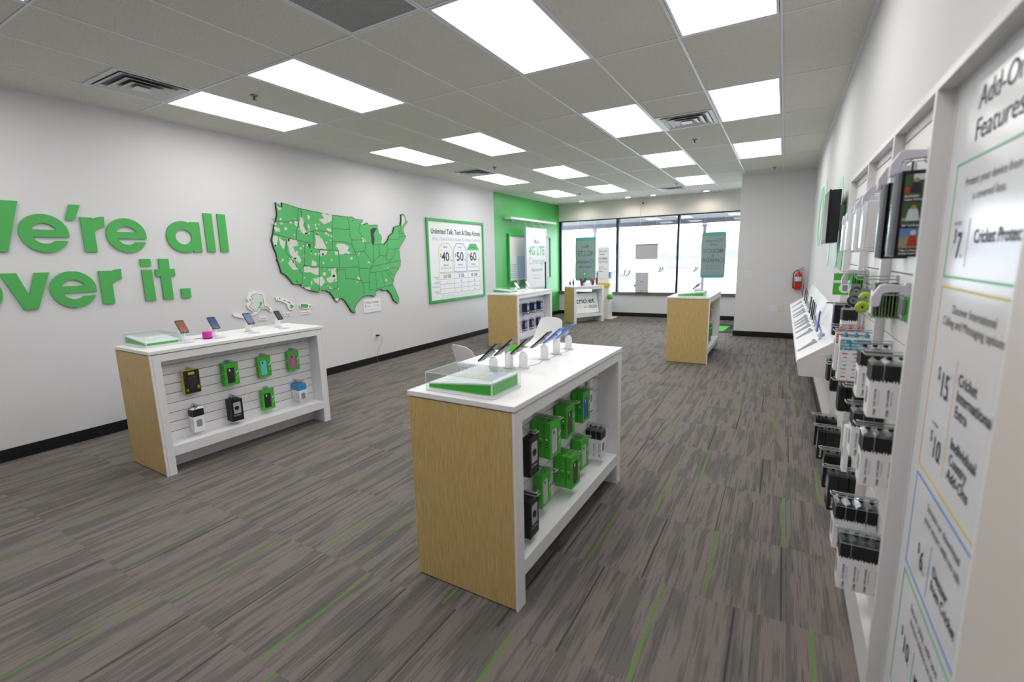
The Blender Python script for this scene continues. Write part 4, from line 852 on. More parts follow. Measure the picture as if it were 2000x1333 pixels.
put('ibox', info_box, (), at(L1, .19, .19, HL), L1.rotation_euler.z, 'clear lidded info box on the left counter', 'clear info boxes')
put('ibox', info_box, (), at(R1, .32, .17, .986), 0 + PI, 'clear lidded info box on the right counter', 'clear info boxes')
put('ibox', info_box, (), at(F1, .2, .3, HL - .0), 0, 'low clear info box on the far left counter', 'clear info boxes')
for y, l in ((.55, 'nearer white demo phone on the far left counter'), (1.0, 'farther white demo phone on the far left counter')):
    put('phfar', phone_stand, ('3a3c48', 'e4e4e6', .066, .135), at(F1, .3, y, HL), -.2, l, 'demo phones on the far left counter')
    put('disc', spec_disc, (), at(F1, .42, y + .06, HL), 0, 'round info disc beside the %s' % l.split(' demo')[0] + ' demo phone, far left', 'info discs')
for y, l in ((.45, 'nearer demo phone on the right counter'), (.62, 'middle demo phone on the right counter'), (.8, 'farther demo phone on the right counter')):
    put('phr', phone_stand, ('55565e', '1a1a1e', .066, .13), at(R1, .33, y, .986), PI, l, 'demo phones on the right counter')
# ============================================================ DESK AND CHAIRS
t = thing('service_desk', (3.25, 3.12, 0), 'low white service desk behind the centre counter', 'desk')
MB().box(0, .78, 0, .63, .71, .74).build('desk_top', WHITE, t, bevel=.003)
for x, y in ((.03, .03), (.71, .03), (.03, .56), (.71, .56)): MB().box(x, x + .04, y, y + .04, 0, .71).build('leg', LTGREY, t, bevel=.002)
MB().box(.07, .75, .04, .06, .62, .71).box(.07, .75, .57, .59, .62, .71).build('apron', WSAT, t)
t = thing('desk_sign', (3.42, 3.63, .741), 'green tent sign standing on the white desk', 'sign')
MB().hexa([(0, 0, 0), (.26, 0, 0), (.26, .07, 0), (0, .07, 0), (0, .03, .075), (.26, .03, .075), (.26, .04, .075), (0, .04, .075)], GREEN).build('sign_body', GREEN, t)
for x, y, l, r_ in ((3.62, 3.52, 'loose white leaflet on the desk beside the green sign', .2), (3.32, 3.3, 'loose white leaflet at the left edge of the desk', -.1)):
    t = thing('leaflet', (x, y, .741), l, 'leaflet', rz=r_); MB().box(0, .2, 0, .14, 0, .0015).build('sheet', PAPER, t); MB().box(.01, .19, .11, .13, .0015, .0018).build('green_print', GREEN, t)
def shell_chair(loc, rz, label):
    t = thing('shell_chair', loc, label, 'chair', 'white shell chairs', rz)
    # profile along the middle: (forward, height, half width, side lift, wing forward)
    P = [(.235, .425, .17, .0, 0), (.22, .447, .195, .012, 0), (.15, .448, .215, .03, 0), (.05, .438, .225, .05, 0), (-.04, .432, .228, .07, .0), (-.11, .445, .226, .085, .012), (-.16, .48, .222, .07, .035), (-.19, .54, .215, .04, .055), (-.21, .61, .207, .015, .05), (-.225, .68, .198, .0, .04), (-.24, .74, .19, 0, .032), (-.25, .785, .182, -.006, .026), (-.255, .808, .17, -.012, .02), (-.258, .82, .145, -.012, .014), (-.259, .825, .10, -.004, .008)]
    K = 14; v = []; f = []
    for (x, z, hw, lift, wing) in P:
        for k in range(K + 1):
            s = -1 + 2 * k / K; v.append((x + wing * abs(s) ** 2.2, s * hw, z + lift * abs(s) ** 2.4))
    for i in range(len(P) - 1):
        for k in range(K): a = i * (K + 1) + k; f.append((a, a + 1, a + K + 2, a + K + 1))
    m_ = MB(); m_.add(v, f); o = m_.build('seat_shell', mat('shell_white', 'e8e8ea', .35), t, smooth=True)
    sd = o.modifiers.new('thick', 'SOLIDIFY'); sd.thickness = .007; ss = o.modifiers.new('sub', 'SUBSURF'); ss.levels = 1; ss.render_levels = 2
    for sx in (1, -1):
        for sy in (1, -1):
            MB().tube([(sx * .1 + .02, sy * .1, .425), (sx * .19 + .01, sy * .19, .0)], [.014, .010], 10).build('leg', mat('leg_beech', 'b08a5a', .5), t, smooth=True)
    MB().tube([(.12, .1, .4), (-.08, -.1, .4)], .006, 6, BLACK).tube([(.12, -.1, .4), (-.08, .1, .4)], .006, 6, BLACK).tube([(.16, .14, .2), (-.12, -.14, .2)], .004, 6, BLACK).tube([(.16, -.14, .2), (-.12, .14, .2)], .004, 6, BLACK).build('brace', BLACK, t)
    return t
shell_chair((3.15, 3.67, 0), math.radians(68), 'white shell chair seen from behind, left of the centre counter')
shell_chair((2.93, 5.35, 0), math.radians(-102), 'white shell chair facing the camera beyond the desk')

# angled counter by the window: leaning board, cut-outs on top
t = thing('logo_board', at(D1, .36, .09, .224), 'white cricket logo board leaning inside the angled counter', 'sign', rz=D1.rotation_euler.z)
W_, H_ = .74, .52; ln = -.26
nx, nz = math.cos(ln), -math.sin(ln)   # lean back
up = Vector((ln, 0, 1)).normalized(); nr = Vector((up.z, 0, -up.x))
def lean(mb): return mb
o_ = Vector((0, 0, 0))
MB().prism([(0, 0), (W_, 0), (W_, H_), (0, H_)], tuple(o_ - nr * .02), Yp, tuple(up), tuple(nr * .012), GREENF).build('green_edge', GREENF, t)
MB().prism([(.012, .014), (W_ - .012, .014), (W_ - .012, H_ - .012), (.012, H_ - .012)], tuple(o_ - nr * .008), Yp, tuple(up), tuple(nr * .004), PAPER).build('board_face', PAPER, t)
def bt(s_, sz, u0, v0, M, wd, b=0): text(s_, sz, tuple(o_ - nr * .0035 + Vector(Yp) * u0 + up * v0), Yp, tuple(up), M, t, width=wd, bold=b)
bt('cric', .19, .06, .26, INK, .28, .015); bt('k', .19, .345, .26, GREENF, .08, .02); bt('et', .19, .435, .26, INK, .19, .015)
bt('Music on', .04, .10, .17, PALEINK, .1); bt('DEEZER', .1, .42, .13, INK, .26, .01)
g = MB()
for k in range(5): g.prism([(.27 + .022 * k, .14), (.285 + .022 * k, .14), (.285 + .022 * k, .15 + (.03, .045, .035, .05, .02)[k]), (.27 + .022 * k, .15 + (.03, .045, .035, .05, .02)[k])], tuple(o_ - nr * .0038), Yp, tuple(up), tuple(nr * .0008), mat('orange_print', 'e2a070', .5))
g.build('bar_mark', None, t)
rg = random.Random(4)
cols_ = ['3a3450', '6a4a3a', '2a2a30', '58406a', '7a6a66', '2f3a58', '8a5a6a', '3c3c44', 'b06a4a', '484060']
for k in range(12):
    x, y = rg.uniform(.07, .33), .08 + .066 * k; p = at(D1, x, y, .901); h = rg.uniform(.15, .29)
    t = thing('photo_cutout', p, 'tiny standing photo cut-out of a figure, number %d' % (k + 1), 'cut-out', 'photo cut-outs on the angled counter', rz=-.5)
    t['label'] = 'tiny standing photo cut-out, %s from the near end of the angled counter' % ('first', 'second', 'third', 'fourth', 'fifth', 'sixth', 'seventh', 'eighth', 'ninth', 'tenth', 'eleventh', 'last')[k]
    MB().prism(circ(.022, 14), (0, 0, 0), Xp, Yp, (0, 0, .004), PAPER).build('foot', PAPER, t)
    M = mat('cut' + cols_[k % 10], cols_[k % 10], .6); w2 = .042
    MB().prism([(-.014, .004), (.014, .004), (w2, h * .35), (w2 * .8, h * .68), (-w2 * .8, h * .68), (-w2, h * .35)], (0, 0, 0), Xp, Zp, (0, .003, 0), M).prism(circ(.026, 12, 0, h * .84), (0, 0, 0), Xp, Zp, (0, .003, 0), mat('skin_print', 'b98f7a', .6)).build('figure_card', None, t)
t = thing('green_star_card', at(D1, .35, .36, 1.05), 'green card with a white star on the angled counter', 'sign', rz=-.5)
MB().box(-.06, .06, 0, .004, .1, .2, GREEN).build('card', GREEN, t)
MB().prism([(math.cos(PI / 2 + i * PI / 5) * (.04 if i % 2 == 0 else .018), .15 + math.sin(PI / 2 + i * PI / 5) * (.04 if i % 2 == 0 else .018)) for i in range(10)], (0, -.001, 0), Xp, Zp, (0, .001, 0), PAPER).build('star', PAPER, t); MB().box(-.003, .003, 0, .004, -.149, .1).build('stick', WIRE, t)
t = thing('white_display_tray', at(D1, .22, .5, .901), 'white block tray in the middle of the angled counter', 'tray', rz=D1.rotation_euler.z); MB().box(-.08, .08, -.12, .12, 0, .07).build('tray_body', PAPER, t, bevel=.004); MB().box(-.06, .06, -.1, .1, .07, .075).build('tray_inlay', LTGREY, t)

# brochure tower
t = thing('rewards_tower', (1.42, 11.78, 0), 'tall white tower reading Earn with cricket REWARDS by the window', 'display stand')
MB().box(-.1, .42, -.06, .4, 0, .03).build('foot', WSAT, t, bevel=.006); MB().box(0, .3, 0, .3, .03, 1.84).build('tower_body', PAPER, t, bevel=.004)
def tt(s_, sz, z, wd, M=INK, b=0): text(s_, sz, (.03, -.001, z), Xp, Zp, M, t, width=wd, bold=b)
tt('Earn and', .07, 1.72, .2, GRN, .01); tt('redeem', .07, 1.64, .15, GRN, .01); tt('cricket', .1, 1.53, .22, INK, .01); tt('REWARDS', .08, 1.44, .24, MIDGREY); tt('Ask us how', .03, 1.33, .14); tt('to get started', .03, 1.28, .2); tt('today', .04, 1.22, .1, INK, .02); tt('cricketrewards', .025, 1.03, .15)
for x, z, M, l in ((-.03, 1.05, BLU, 'left'), (.3, 1.05, BLU, 'right')): MB().box(x, x + .035, -.02, .12, z - .0, z + .16).build('brochure_pocket', M, t, bevel=.003)
MB().box(-.01, .34, -.04, .0, .84, .93).build('yellow_label', YEL, t); MB().lathe([(0, 0), (.06, .0), (.075, .05), (.06, .12), (0, .12)], (.33, .0, .52), 16).build('green_pouch', GREEN, t, smooth=True)

# ============================================================ IN THE WINDOWS
PM = mat('poster_back_grey', '8fa3a3', .6); PT = mat('poster_back_teal', '5fa69a', .6); PI_ = mat('poster_show_through', '64777a', .6)
def phone_poster(x0, x1, z0, z1, label, lines):
    t = thing('window_poster', (x0, EY - .1, z0), label, 'poster'); W_, H_ = x1 - x0, z1 - z0
    MB().prism(rr(W_, H_, .06, 6, W_ / 2, H_ / 2), (0, 0, 0), Xp, Zp, (0, .008, 0), PT).build('phone_shape', PT, t)
    MB().box(.0, W_, -.001, -.0002, .08, H_ - .1).build('screen_print', PM, t)
    for s_, sz, z, wd in lines: text(s_, sz, (W_ / 2, -.0036, z), Xm, Zp, PI_, t, align='CENTER', width=wd, bold=.02)
    g = MB()
    for x in (.05, W_ - .05): g.tube([(x, .004, H_), (x, .085, 2.61 - z0)], .0015, 4)
    g.build('hanging_line', LTGREY, t); return t
phone_poster(.53, 1.12, .95, 2.14, 'grey-green phone-shaped poster in the left window, writing reversed', [('More', .1, .9, .2), ('4G LTE', .2, .68, .46), ('Coverage', .15, .48, .46), ('Nationwide', .09, .36, .36)])
phone_poster(3.81, 4.36, 1.03, 2.125, 'phone-shaped poster reading Connect with MEXICO & CANADA reversed', [('Connect', .1, .86, .37), ('with', .09, .77, .17), ('MEXICO', .14, .6, .44), ('&', .09, .51, .05), ('CANADA', .14, .38, .48), ('Unlimited calling', .035, .28, .34), ('and messaging', .035, .22, .3)])
t = thing('hanging_sign_back', (2.215, EY - .14, 1.51), 'plain white sign back hanging in the middle window', 'sign')
MB().box(0, .565, 0, .02, 0, .37).build('sign_panel', mat('sign_back', 'b9b7bf', .6), t, bevel=.003); MB().box(-.005, .57, -.004, .024, .365, .385).build('top_bar', mat('bar_grey', '5a5a66', .4), t)
MB().tube([(.08, .01, .38), (.08, .125, 1.1)], .002, 5).tube([(.5, .01, .38), (.5, .125, 1.1)], .002, 5).build('hanging_line', LTGREY, t)
t = thing('sill_display_box', (2.215, EY - .1, .656), 'white display box back standing on the window sill', 'display box')
MB().box(0, .335, 0, .07, 0, .52).build('box_panel', mat('sign_back2', 'bfbfc6', .6), t, bevel=.003); MB().box(.155, .175, -.006, 0, .02, .46).build('centre_channel', LTGREY, t); MB().box(.14, .2, -.02, 0, .27, .29).box(.14, .2, -.02, 0, .03, .05).box(.29, .31, -.005, 0, .03, .05).build('clip', MIDGREY, t); MB().lathe([(0, 0), (.025, .01), (.03, .05), (.0, .08)], (-.02, .03, .14), 10).build('green_tag', GRN, t)
t = thing('security_camera', (2.37, EY - .02, 2.93), 'small black security camera on the wall above the windows', 'camera')
MB().box(-.03, .03, -.03, 0, -.02, .04).build('base', LTGREY, t, bevel=.003); MB().tube([(0, -.02, .0), (0, -.09, -.02)], .02, 12, BLACK).build('camera_body', BLACK, t)
o = MB().tube([(2.32, EY - .022, 2.9), (2.30, EY - .022, 2.75), (2.29, EY - .03, 2.58)], .003, 5).tube([(2.43, EY - .022, 3.04), (2.43, EY - .022, 2.95)], .003, 5).build('camera_cable', MIDGREY); tag(o, 'thin grey cable running down from the security camera', 'cable')
t = thing('sensor_plate', (3.98, EY - .025, 2.86), 'small white sensor plate above the right window', 'sensor'); MB().box(0, .07, -.005, .005, 0, .12).build('plate', WSAT, t, bevel=.002); MB().box(.02, .05, -.009, -.005, .03, .09).build('sensor_eye', LTGREY, t)

# entrance mat
t = thing('entrance_mat', (3.95, 10.45, 0), 'black entrance mat with a bright green panel by the alcove wall', 'mat')
MB().box(0, .84, 0, 1.2, .0, .008).build('mat_base', mat('mat_black', '1b1b1d', .9), t, bevel=.003); MB().prism([(.2, .2), (.62, .2), (.68, 1.0), (.26, 1.0)], (0, 0, .0082), Xp, Yp, (0, 0, .0008), mat('mat_green', '4cc03c', .8)).build('green_panel', None, t)
MB().prism([(.3, .85), (.36, .85), (.36, .91), (.3, .91)], (0, 0, .0092), Xp, Yp, (0, 0, .0008), BLACKC).prism([(.3, .7), (.34, .7), (.34, .76), (.3, .76)], (0, 0, .0092), Xp, Yp, (0, 0, .0008), BLACKC).build('black_mark', BLACKC, t)

# alcove wall items
t = thing('fire_extinguisher', (5.828, AY - .075, .925), 'red fire extinguisher hung on the alcove wall', 'fire extinguisher')
REDP = mat('extinguisher_red', 'c0221c', .3, coat=.4)
MB().lathe([(.0, 0), (.05, .0), (.058, .012), (.058, .25), (.05, .28), (.025, .305), (.018, .31), (.018, .325)], n=28).build('cylinder', REDP, t, smooth=True)
lb = MB(); 
for a0 in range(9):
    a = math.radians(200 + a0 * 15); b = math.radians(215 + a0 * 15); r = .0586; lb.add([(r * math.cos(a), r * math.sin(a), .15), (r * math.cos(b), r * math.sin(b), .15), (r * math.cos(b), r * math.sin(b), .235), (r * math.cos(a), r * math.sin(a), .235)], [(0, 1, 2, 3)], printed_mat('ext_label', 'dcdcd8', '6a6a70', (300, 60, 300), .58) if 'ext_label' not in MC else MC['ext_label'])
    MC.setdefault('ext_label', lb.mats[0])
lb.build('label', None, t)
MB().lathe([(.059, .135), (.0605, .137), (.0605, .147), (.059, .149)], n=28).build('strap', BLACK, t)
MB().box(-.02, .02, -.015, .015, .325, .345).build('valve', METAL, t)
MB().hexa([(-.03, -.01, .345), (.085, -.01, .36), (.085, .01, .36), (-.03, .01, .345), (-.03, -.01, .352), (.085, -.01, .368), (.085, .01, .368), (-.03, .01, .352)], BLACK).hexa([(-.02, -.01, .352), (.075, -.01, .40), (.075, .01, .40), (-.02, .01, .352), (-.02, -.01, .36), (.075, -.01, .407), (.075, .01, .407), (-.02, .01, .36)], BLACK).build('handle', BLACK, t)
MB().tube([(-.015, 0, .338), (-.05, -.01, .34), (-.078, -.012, .30), (-.082, -.01, .2), (-.078, 0, .1), (-.075, 0, .06)], .008, 8, BLACK).tube([(-.075, 0, .07), (-.072, 0, .02)], [.011, .013], 8, BLACK).build('hose', BLACK, t, smooth=True)
MB().box(-.02, .02, .055, .075, .1, .32).build('wall_bracket', METAL, t)
def wplate(x, z, w2, h2, label, c, rocker):
    t = thing('wall_plate', (x, AY, z), label, 'outlet'); MB().box(0, w2, -.007, 0, 0, h2).build('plate', c, t, bevel=.002); g = MB()
    for i in range(rocker): cx = w2 * (i + .5) / rocker; g.box(cx - .012, cx + .012, -.011, -.007, h2 * .25, h2 * .42).box(cx - .012, cx + .012, -.011, -.007, h2 * .58, h2 * .75)
    g.build('socket', LTGREY, t, bevel=.001)
wplate(4.945, 1.15, .12, .115, 'white double light switch plate on the alcove wall', WSAT, 2); wplate(5.395, .50, .125, .118, 'white double socket plate low on the alcove wall', WSAT, 2); wplate(5.545, .50, .085, .118, 'cream single socket plate low on the alcove wall', mat('cream_plate', 'd6cfb4', .5), 1)
o = MB().tube([(AX - .004, AY + .02, 2.62), (AX - .03, AY + .02, 2.66), (AX - .03, AY + .02, 2.72), (AX - .004, AY + .02, 2.76)], .004, 6).build('wall_hook', WSAT); tag(o, 'tiny white hook on the left edge of the alcove wall', 'hook')
# ============================================================ RIGHT WALL FIXTURES
XF = 5.93
RW = mat('fixture_white', 'dcdada', .42)
bays = [(1.88, 2.49, 'nearest stocked'), (2.49, 3.16, 'middle stocked'), (3.16, 3.93, 'far stocked')]
for y0, y1, nm in bays:
    t = thing('wall_bay', (WX, y0, 0), 'white slatwall bay on the right wall, %s bay' % nm, 'wall shelving', 'slatwall bays on the right wall')
    W_ = y1 - y0; d = -(WX - XF)
    MB().box(d, 0, -.012, .012, 0, 2.06).build('upright', RW, t, bevel=.001)
    MB().box(d, 0, .012, W_ - .012, 2.035, 2.06).build('top_board', RW, t, bevel=.001)
    MB().box(d - .001, 0, .012, W_ - .012, 0, .185).build('plinth', RW, t, bevel=.002)
    MB().box(-.006, 0, .012, W_ - .012, .185, 2.035).build('groove_backing', MIDGREY, t)
    z = .19; k = 0
    while z < 2.03:
        z1 = min(z + .0765, 2.034); MB().box(-.016, -.006, .013, W_ - .013, z, z1).build('slat_board', RW, t, bevel=.0008); z += .0822
t = thing('end_upright_post', (WX, 3.93, 0), 'white end upright closing the far side of the slatwall bays', 'wall shelving'); MB().box(-.05, 0, -.012, .012, 0, 2.06).build('upright', RW, t, bevel=.001)
# sign bay and the blank panel nearer the camera
t = thing('price_sign', (WX, 1.868, 0), 'tall white price sign headed Add-On Features on the right wall', 'sign')
MB().box(-.008, -.001, -.02, 0, 0.0, 2.06).box(-.05, -.001, -.573, -.0, 2.035, 2.06).build('side_channel', RW, t)
MB().box(-.006, -.001, -.70, -.02, .05, 2.035).build('sign_panel', mat('sign_white', 'dedee2', .22), t)
def st(s_, sz, y, z, wd=None, M=INK, b=0, al='LEFT', bot=None): return text(s_, sz, (-.0065, y - 1.868, z), Ym, Zp, M, t, width=wd, bold=b, align=al)
def box_outline(z0, z1, M, nm, w_=.006):
    g = MB(); a, b = 1.77 - 1.868, 1.18 - 1.868
    g.box(-.0068, -.006, b, a, z1 - w_, z1).box(-.0068, -.006, a - w_ * .8, a, z0, z1).box(-.0068, -.006, b, b + w_ * .8, z0, z1).box(-.0068, -.006, b, a, z0, z0 + w_); g.build(nm, M, t)
box_outline(1.509, 1.811, mat('outline_green', '3fae63', .4), 'green_outline'); box_outline(.951, 1.486, mat('outline_yellow', 'd2b53a', .4), 'yellow_outline'); box_outline(.627, .928, mat('outline_blue', '3a80cc', .4), 'blue_outline'); box_outline(.20, .602, MC['outline_green'], 'green_outline')
st('Add-On', .075, 1.659, 1.926, .27); st('Features', .075, 1.660, 1.85, .285)
st('Protect your device from', .03, 1.681, 1.744, .34); st('a covered loss.', .03, 1.611, 1.706, .209)
def price(dlr, num, y, z, w_, h_=.095): st('$', h_ * .55, y + .028, z + h_ * .42, .018); st(num, h_, y, z, w_, INK, .01); st('/mo', .018, y - w_ - .005, z, .02)
st('starting at', .017, 1.726, 1.649, .06); price('$', '7', 1.69, 1.563, .035); st('Cricket Protect', .045, 1.561, 1.60, .285, INK, .015)
V = lambda y, z0, z1, M: MB().box(-.0068, -.006, y - 1.868 - .001, y - 1.868 + .001, z0, z1).build('divider_line', M, t)
V(1.605, 1.54, 1.66, PALEINK); V(1.55, 1.0, 1.31, MC['outline_yellow']); V(1.546, .65, .80, MC['outline_blue']); V(1.566, .3, .46, MC['outline_green'])
st('Discover International', .033, 1.647, 1.419, .30); st('Calling and Messaging options', .033, 1.716, 1.384, .43)
price('$', '15', 1.665, 1.193, .06); st('Cricket', .042, 1.523, 1.255, .13, INK, .015); st('International', .042, 1.523, 1.215, .235, INK, .015); st('Extra', .042, 1.52, 1.175, .088, INK, .015)
st('starting at', .017, 1.69, 1.105, .06); price('$', '10', 1.66, 1.02, .06, .085); st('Individual', .042, 1.517, 1.093, .178, INK, .015); st('Country', .042, 1.512, 1.053, .13, INK, .015); st('Add-Ons', .042, 1.514, 1.014, .16, INK, .015)
st('Stream or download', .033, 1.626, .868, .28); st('your music with no ads.', .033, 1.636, .830, .312)
price('$', '6', 1.634, .69, .032, .08); st('Deezer', .042, 1.514, .738, .127, INK, .015); st('from Cricket', .042, 1.515, .699, .205, INK, .015)
st('Store, play, edit and', .033, 1.651, .537, .27); st('stream videos on the go.', .033, 1.64, .50, .30); price('$', '10', 1.685, .38, .06, .08); st('Mo', .042, 1.54, .388, .05, INK, .015)
o = MB().box(5.93, WX - .002, .15, 1.135, 0, 2.06).build('side_panel_unit', mat('end_panel_beige', 'cfc8c2', .5), bevel=.002); tag(o, 'plain beige-white wall panel nearest the camera at the right', 'panel')
o = MB().box(5.93, WX, 1.135, 1.149, 0, 2.06).build('panel_edge_strip', RW, bevel=.002); tag(o, 'pale edge strip between the price sign and the near blank panel', 'trim')

GRW = 'goods on the right wall'
def onR(y, z, *a, **k): stack((WX - .016, y, z), PI, *a, **k)
onR(1.97 + .043, .343 + .2, 'charger', charger_box, (), 4, .033, .0, 'white charger box', 'lowest row, near bay of right wall', GRW, hooklen=.15)
onR(2.16 + .043, .396 + .2, 'charger', charger_box, (), 4, .035, .0, 'white charger box', 'lowest row, near bay, farther hook', GRW, hooklen=.15)
onR(1.98 + .043, .76 + .2, 'charger', charger_box, (), 3, .033, .0, 'white charger box', 'second row up, near bay of right wall', GRW, hooklen=.12)
onR(2.26 + .043, .76 + .2, 'charger', charger_box, (), 3, .033, .0, 'white charger box', 'second row up, near bay, farther hook', GRW, hooklen=.12)
onR(1.95 + .043, 1.023 + .2, 'charger', charger_box, (), 3, .034, .0, 'white charger box', 'third row up, near bay of right wall', GRW, hooklen=.125)
onR(2.24 + .043, 1.015 + .2, 'charger', charger_box, (), 3, .033, .0, 'white charger box', 'third row up, near bay, farther hook', GRW, hooklen=.12)
for y, z, l in ((2.66, .316, 'lowest row, middle bay'), (2.95, .304, 'lowest row, middle bay, farther hook'), (3.45, .275, 'lowest row, far bay'), (3.72, .268, 'lowest row, far bay, farther hook')):
    onR(y + .05, z + .195, 'battery', black_box, ('battery_pack', .04, .195), 3, .041, 0, 'black battery pack', l + ' of right wall', GRW, hooklen=.145)
onR(2.66 + .045, .999 + .2, 'powerblue', power_box, ('1f93b4', 'power_pack_blue'), 3, .041, 0, 'blue topped power pack', 'middle bay of right wall', GRW, hooklen=.15)
protos['powerblue'].name = 'power_pack'
onR(2.95 + .045, .985 + .2, 'powerred', power_box, ('c8302c', 'power_pack_red'), 3, .037, 0, 'red topped power pack', 'middle bay of right wall, farther hook', GRW, hooklen=.14)
for c in list(bpy.data.objects):
    if c.name.startswith('power_pack_'): c.name = 'power_pack'
def round_case():
    t = thing('hard_shell_case', (0, 0, 0), 'x', 'accessory pack')
    MB().prism(rr(.1, .14, .03, 5, 0, -.072), (0, 0, 0), Yp, Zp, (.036, 0, 0), BLACKC).build('shell', BLACKC, t, bevel=.008, seg=3, smooth=False); MB().prism(rr(.1, .03, .01, 3, 0, -.002), (.002, 0, 0), Yp, Zp, (.03, 0, 0)).build('clear_top', BLIST, t); MB().box(.017, .019, -.015, .015, .005, .025).build('hang_tab', MIDGREY, t); return t
onR(2.8, .94, 'rcase', round_case, (), 3, .035, .0, 'black hard shell case', 'second row up, middle bay of right wall', GRW, hooklen=.13)
onR(3.13 + .05, .944, 'rcase', round_case, (), 3, .037, .0, 'black hard shell case', 'second row up, far bay of right wall', GRW, hooklen=.13)
onR(3.5, .93, 'rcase', round_case, (), 1, .035, .07, 'black hard shell case', 'second row up, farthest hook of right wall', GRW, hooklen=.13)
def pouch():
    t = thing('carry_pouch', (0, 0, 0), 'x', 'accessory pack'); MB().box(0, .03, -.045, .045, -.09, 0, BLACKC).build('pouch_body', BLACKC, t, bevel=.004); MB().box(0, .03, -.046, .046, -.018, .004).build('white_header', PAPER, t); MB().prism(rr(.04, .03, .004, 3, 0, -.055), (.0302, 0, 0), Yp, Zp, (.001, 0, 0), MIDGREY).build('belt_clip', MIDGREY, t); return t
onR(2.62, .955, 'pouch', pouch, (), 2, .034, .0, 'small dark pouch with white header', 'under the blue packs, middle bay', GRW, hooklen=.1)
onR(2.55, .80, 'slim', slim_white_box, (), 1, .02, .07, 'slim white and black box', 'below the dark pouches on the right wall', GRW, hooklen=.1)
def purple_pack():
    t = thing('slim_tablet_case', (0, 0, 0), 'x', 'accessory pack'); MB().box(0, .11, -.03, .03, -.175, 0, BLACKC).build('carton', BLACKC, t, bevel=.0015); MB().box(.1095, .114, -.028, .028, -.173, -.002).build('purple_front', mat('purple_print', '7b6ca0', .3), t); g = MB(); g.tube([(0, -.01, .01), (.15, -.01, .012)], .0022, 6).tube([(0, .01, .01), (.15, .01, .012)], .0022, 6); g.build('hang_wire', BLACK, t); return t
put('purple', purple_pack, (), (WX - .016, 3.33, 1.28), PI, 'tall black pack with purple front edge on the right wall', GRW)
onR(3.0 + .043, 1.30, 'charger', charger_box, (), 2, .034, .03, 'small white charger box', 'top of the middle bay above the red packs', GRW, hooklen=.13)
def green_card():
    t = thing('screen_protector_pack', (0, 0, 0), 'x', 'accessory pack'); MB().box(0, .0022, -.055, .055, -.135, 0, mat('olive_card', '6f8a5c', .4)).build('card', MC['olive_card'], t); MB().box(.0022, .0036, -.055, .055, -.135, 0, BLIST).build('clear_sleeve', BLIST, t); MB().prism(rr(.05, .09, .005, 3, 0, -.075), (.0036, 0, 0), Yp, Zp, (.0005, 0, 0), PAPER).build('phone_print', PAPER, t); return t
def bright_card():
    t = thing('prepaid_card_pack', (0, 0, 0), 'x', 'accessory pack'); MB().box(0, .002, -.05, .05, -.1, 0, GREEN).build('card', GREEN, t); MB().box(.002, .0026, -.045, .045, -.095, -.07, YEL).box(.002, .0026, -.045, .045, -.06, -.04, TEAL).build('stripe_print', None, t); return t
stack((WX - .022, 2.31, 1.465), PI, 'gcard', green_card, (), 8, .0095, 0, 'olive edged screen protector', 'near bay of right wall', GRW, hooklen=.12)
stack((WX - .02, 3.06, 1.46), PI, 'bcard', bright_card, (), 6, .009, .02, 'bright green card', 'middle bay hook of right wall', GRW, hooklen=.12)
def gw_card():
    t = thing('sim_kit_pack', (0, 0, 0), 'x', 'accessory pack'); MB().box(0, .004, -.06, .06, -.125, 0, GREEN).build('card', GREEN, t, bevel=.001)
    c = MB()
    for s in (-1, 1): c.prism(rr(.12, .125, .004, 2, .0, -.0625), (0, 0, 0), Yp, Zp, (.001, 0, 0), GREEN)
    g = MB()
    for s in (-.0605, .0605): pass
    g.box(.004, .0045, -.058, .058, -.055, -.04, PAPER).prism(circ(.03, 16, 0, -.085), (.004, 0, 0), Yp, Zp, (.0006, 0, 0), PAPER).prism(rr(.025, .035, .004, 3, 0, -.085), (.0046, 0, 0), Yp, Zp, (.0006, 0, 0), MIDGREY); g.build('white_print', PAPER, t); return t
p = put('gwcard', gw_card, (), (5.90, 3.36, 1.462), -PI / 2 - .25, 'green and white card pack hanging over the phone shelf end', GRW)
def reel(body, face):
    t = thing('retractable_cable', (0, 0, 0), 'x', 'cable reel'); A = mat('reel_' + body, body, .4); B = mat('reelf_' + face, face, .4)
    MB().lathe([(0, 0), (.024, 0), (.026, .004), (.026, .014), (.024, .018), (0, .018)], n=24, axis='y').xform(Matrix.Translation((0, 0, -.03))).build('reel_body', A, t, smooth=True, bevel=0)
    MB().lathe([(0, -.001), (.017, -.001), (.017, .0)], n=20, axis='y').xform(Matrix.Translation((0, -.0, -.03))).build('reel_face', B, t); MB().prism(rr(.008, .012, .003, 3, 0, -.03), (0, -.001, 0), Xp, Zp, (0, -.001, 0), BLACKC).build('plug_icon', BLACKC, t); MB().box(-.018, .018, .018, .022, -.055, .01).build('header_card', MIDGREY, t); return t
for y, x, z, b_, f_, l in ((2.92, 5.905, 1.415, '2a2a2c', '8a8a8c', 'black retractable cable reel, upper one beside the green cards'), (2.88, 5.893, 1.375, '232325', '77777a', 'black retractable cable reel, lower one beside the green cards'), (2.62, 5.908, 1.41, 'a9c92e', 'a9c92e', 'lime green retractable cable reel, upper one on the right wall'), (2.58, 5.895, 1.372, '9fc224', '9fc224', 'lime green retractable cable reel, lower one on the right wall')):
    put('reel' + b_, reel, (b_, f_), (x, y, z), 0, l, GRW)
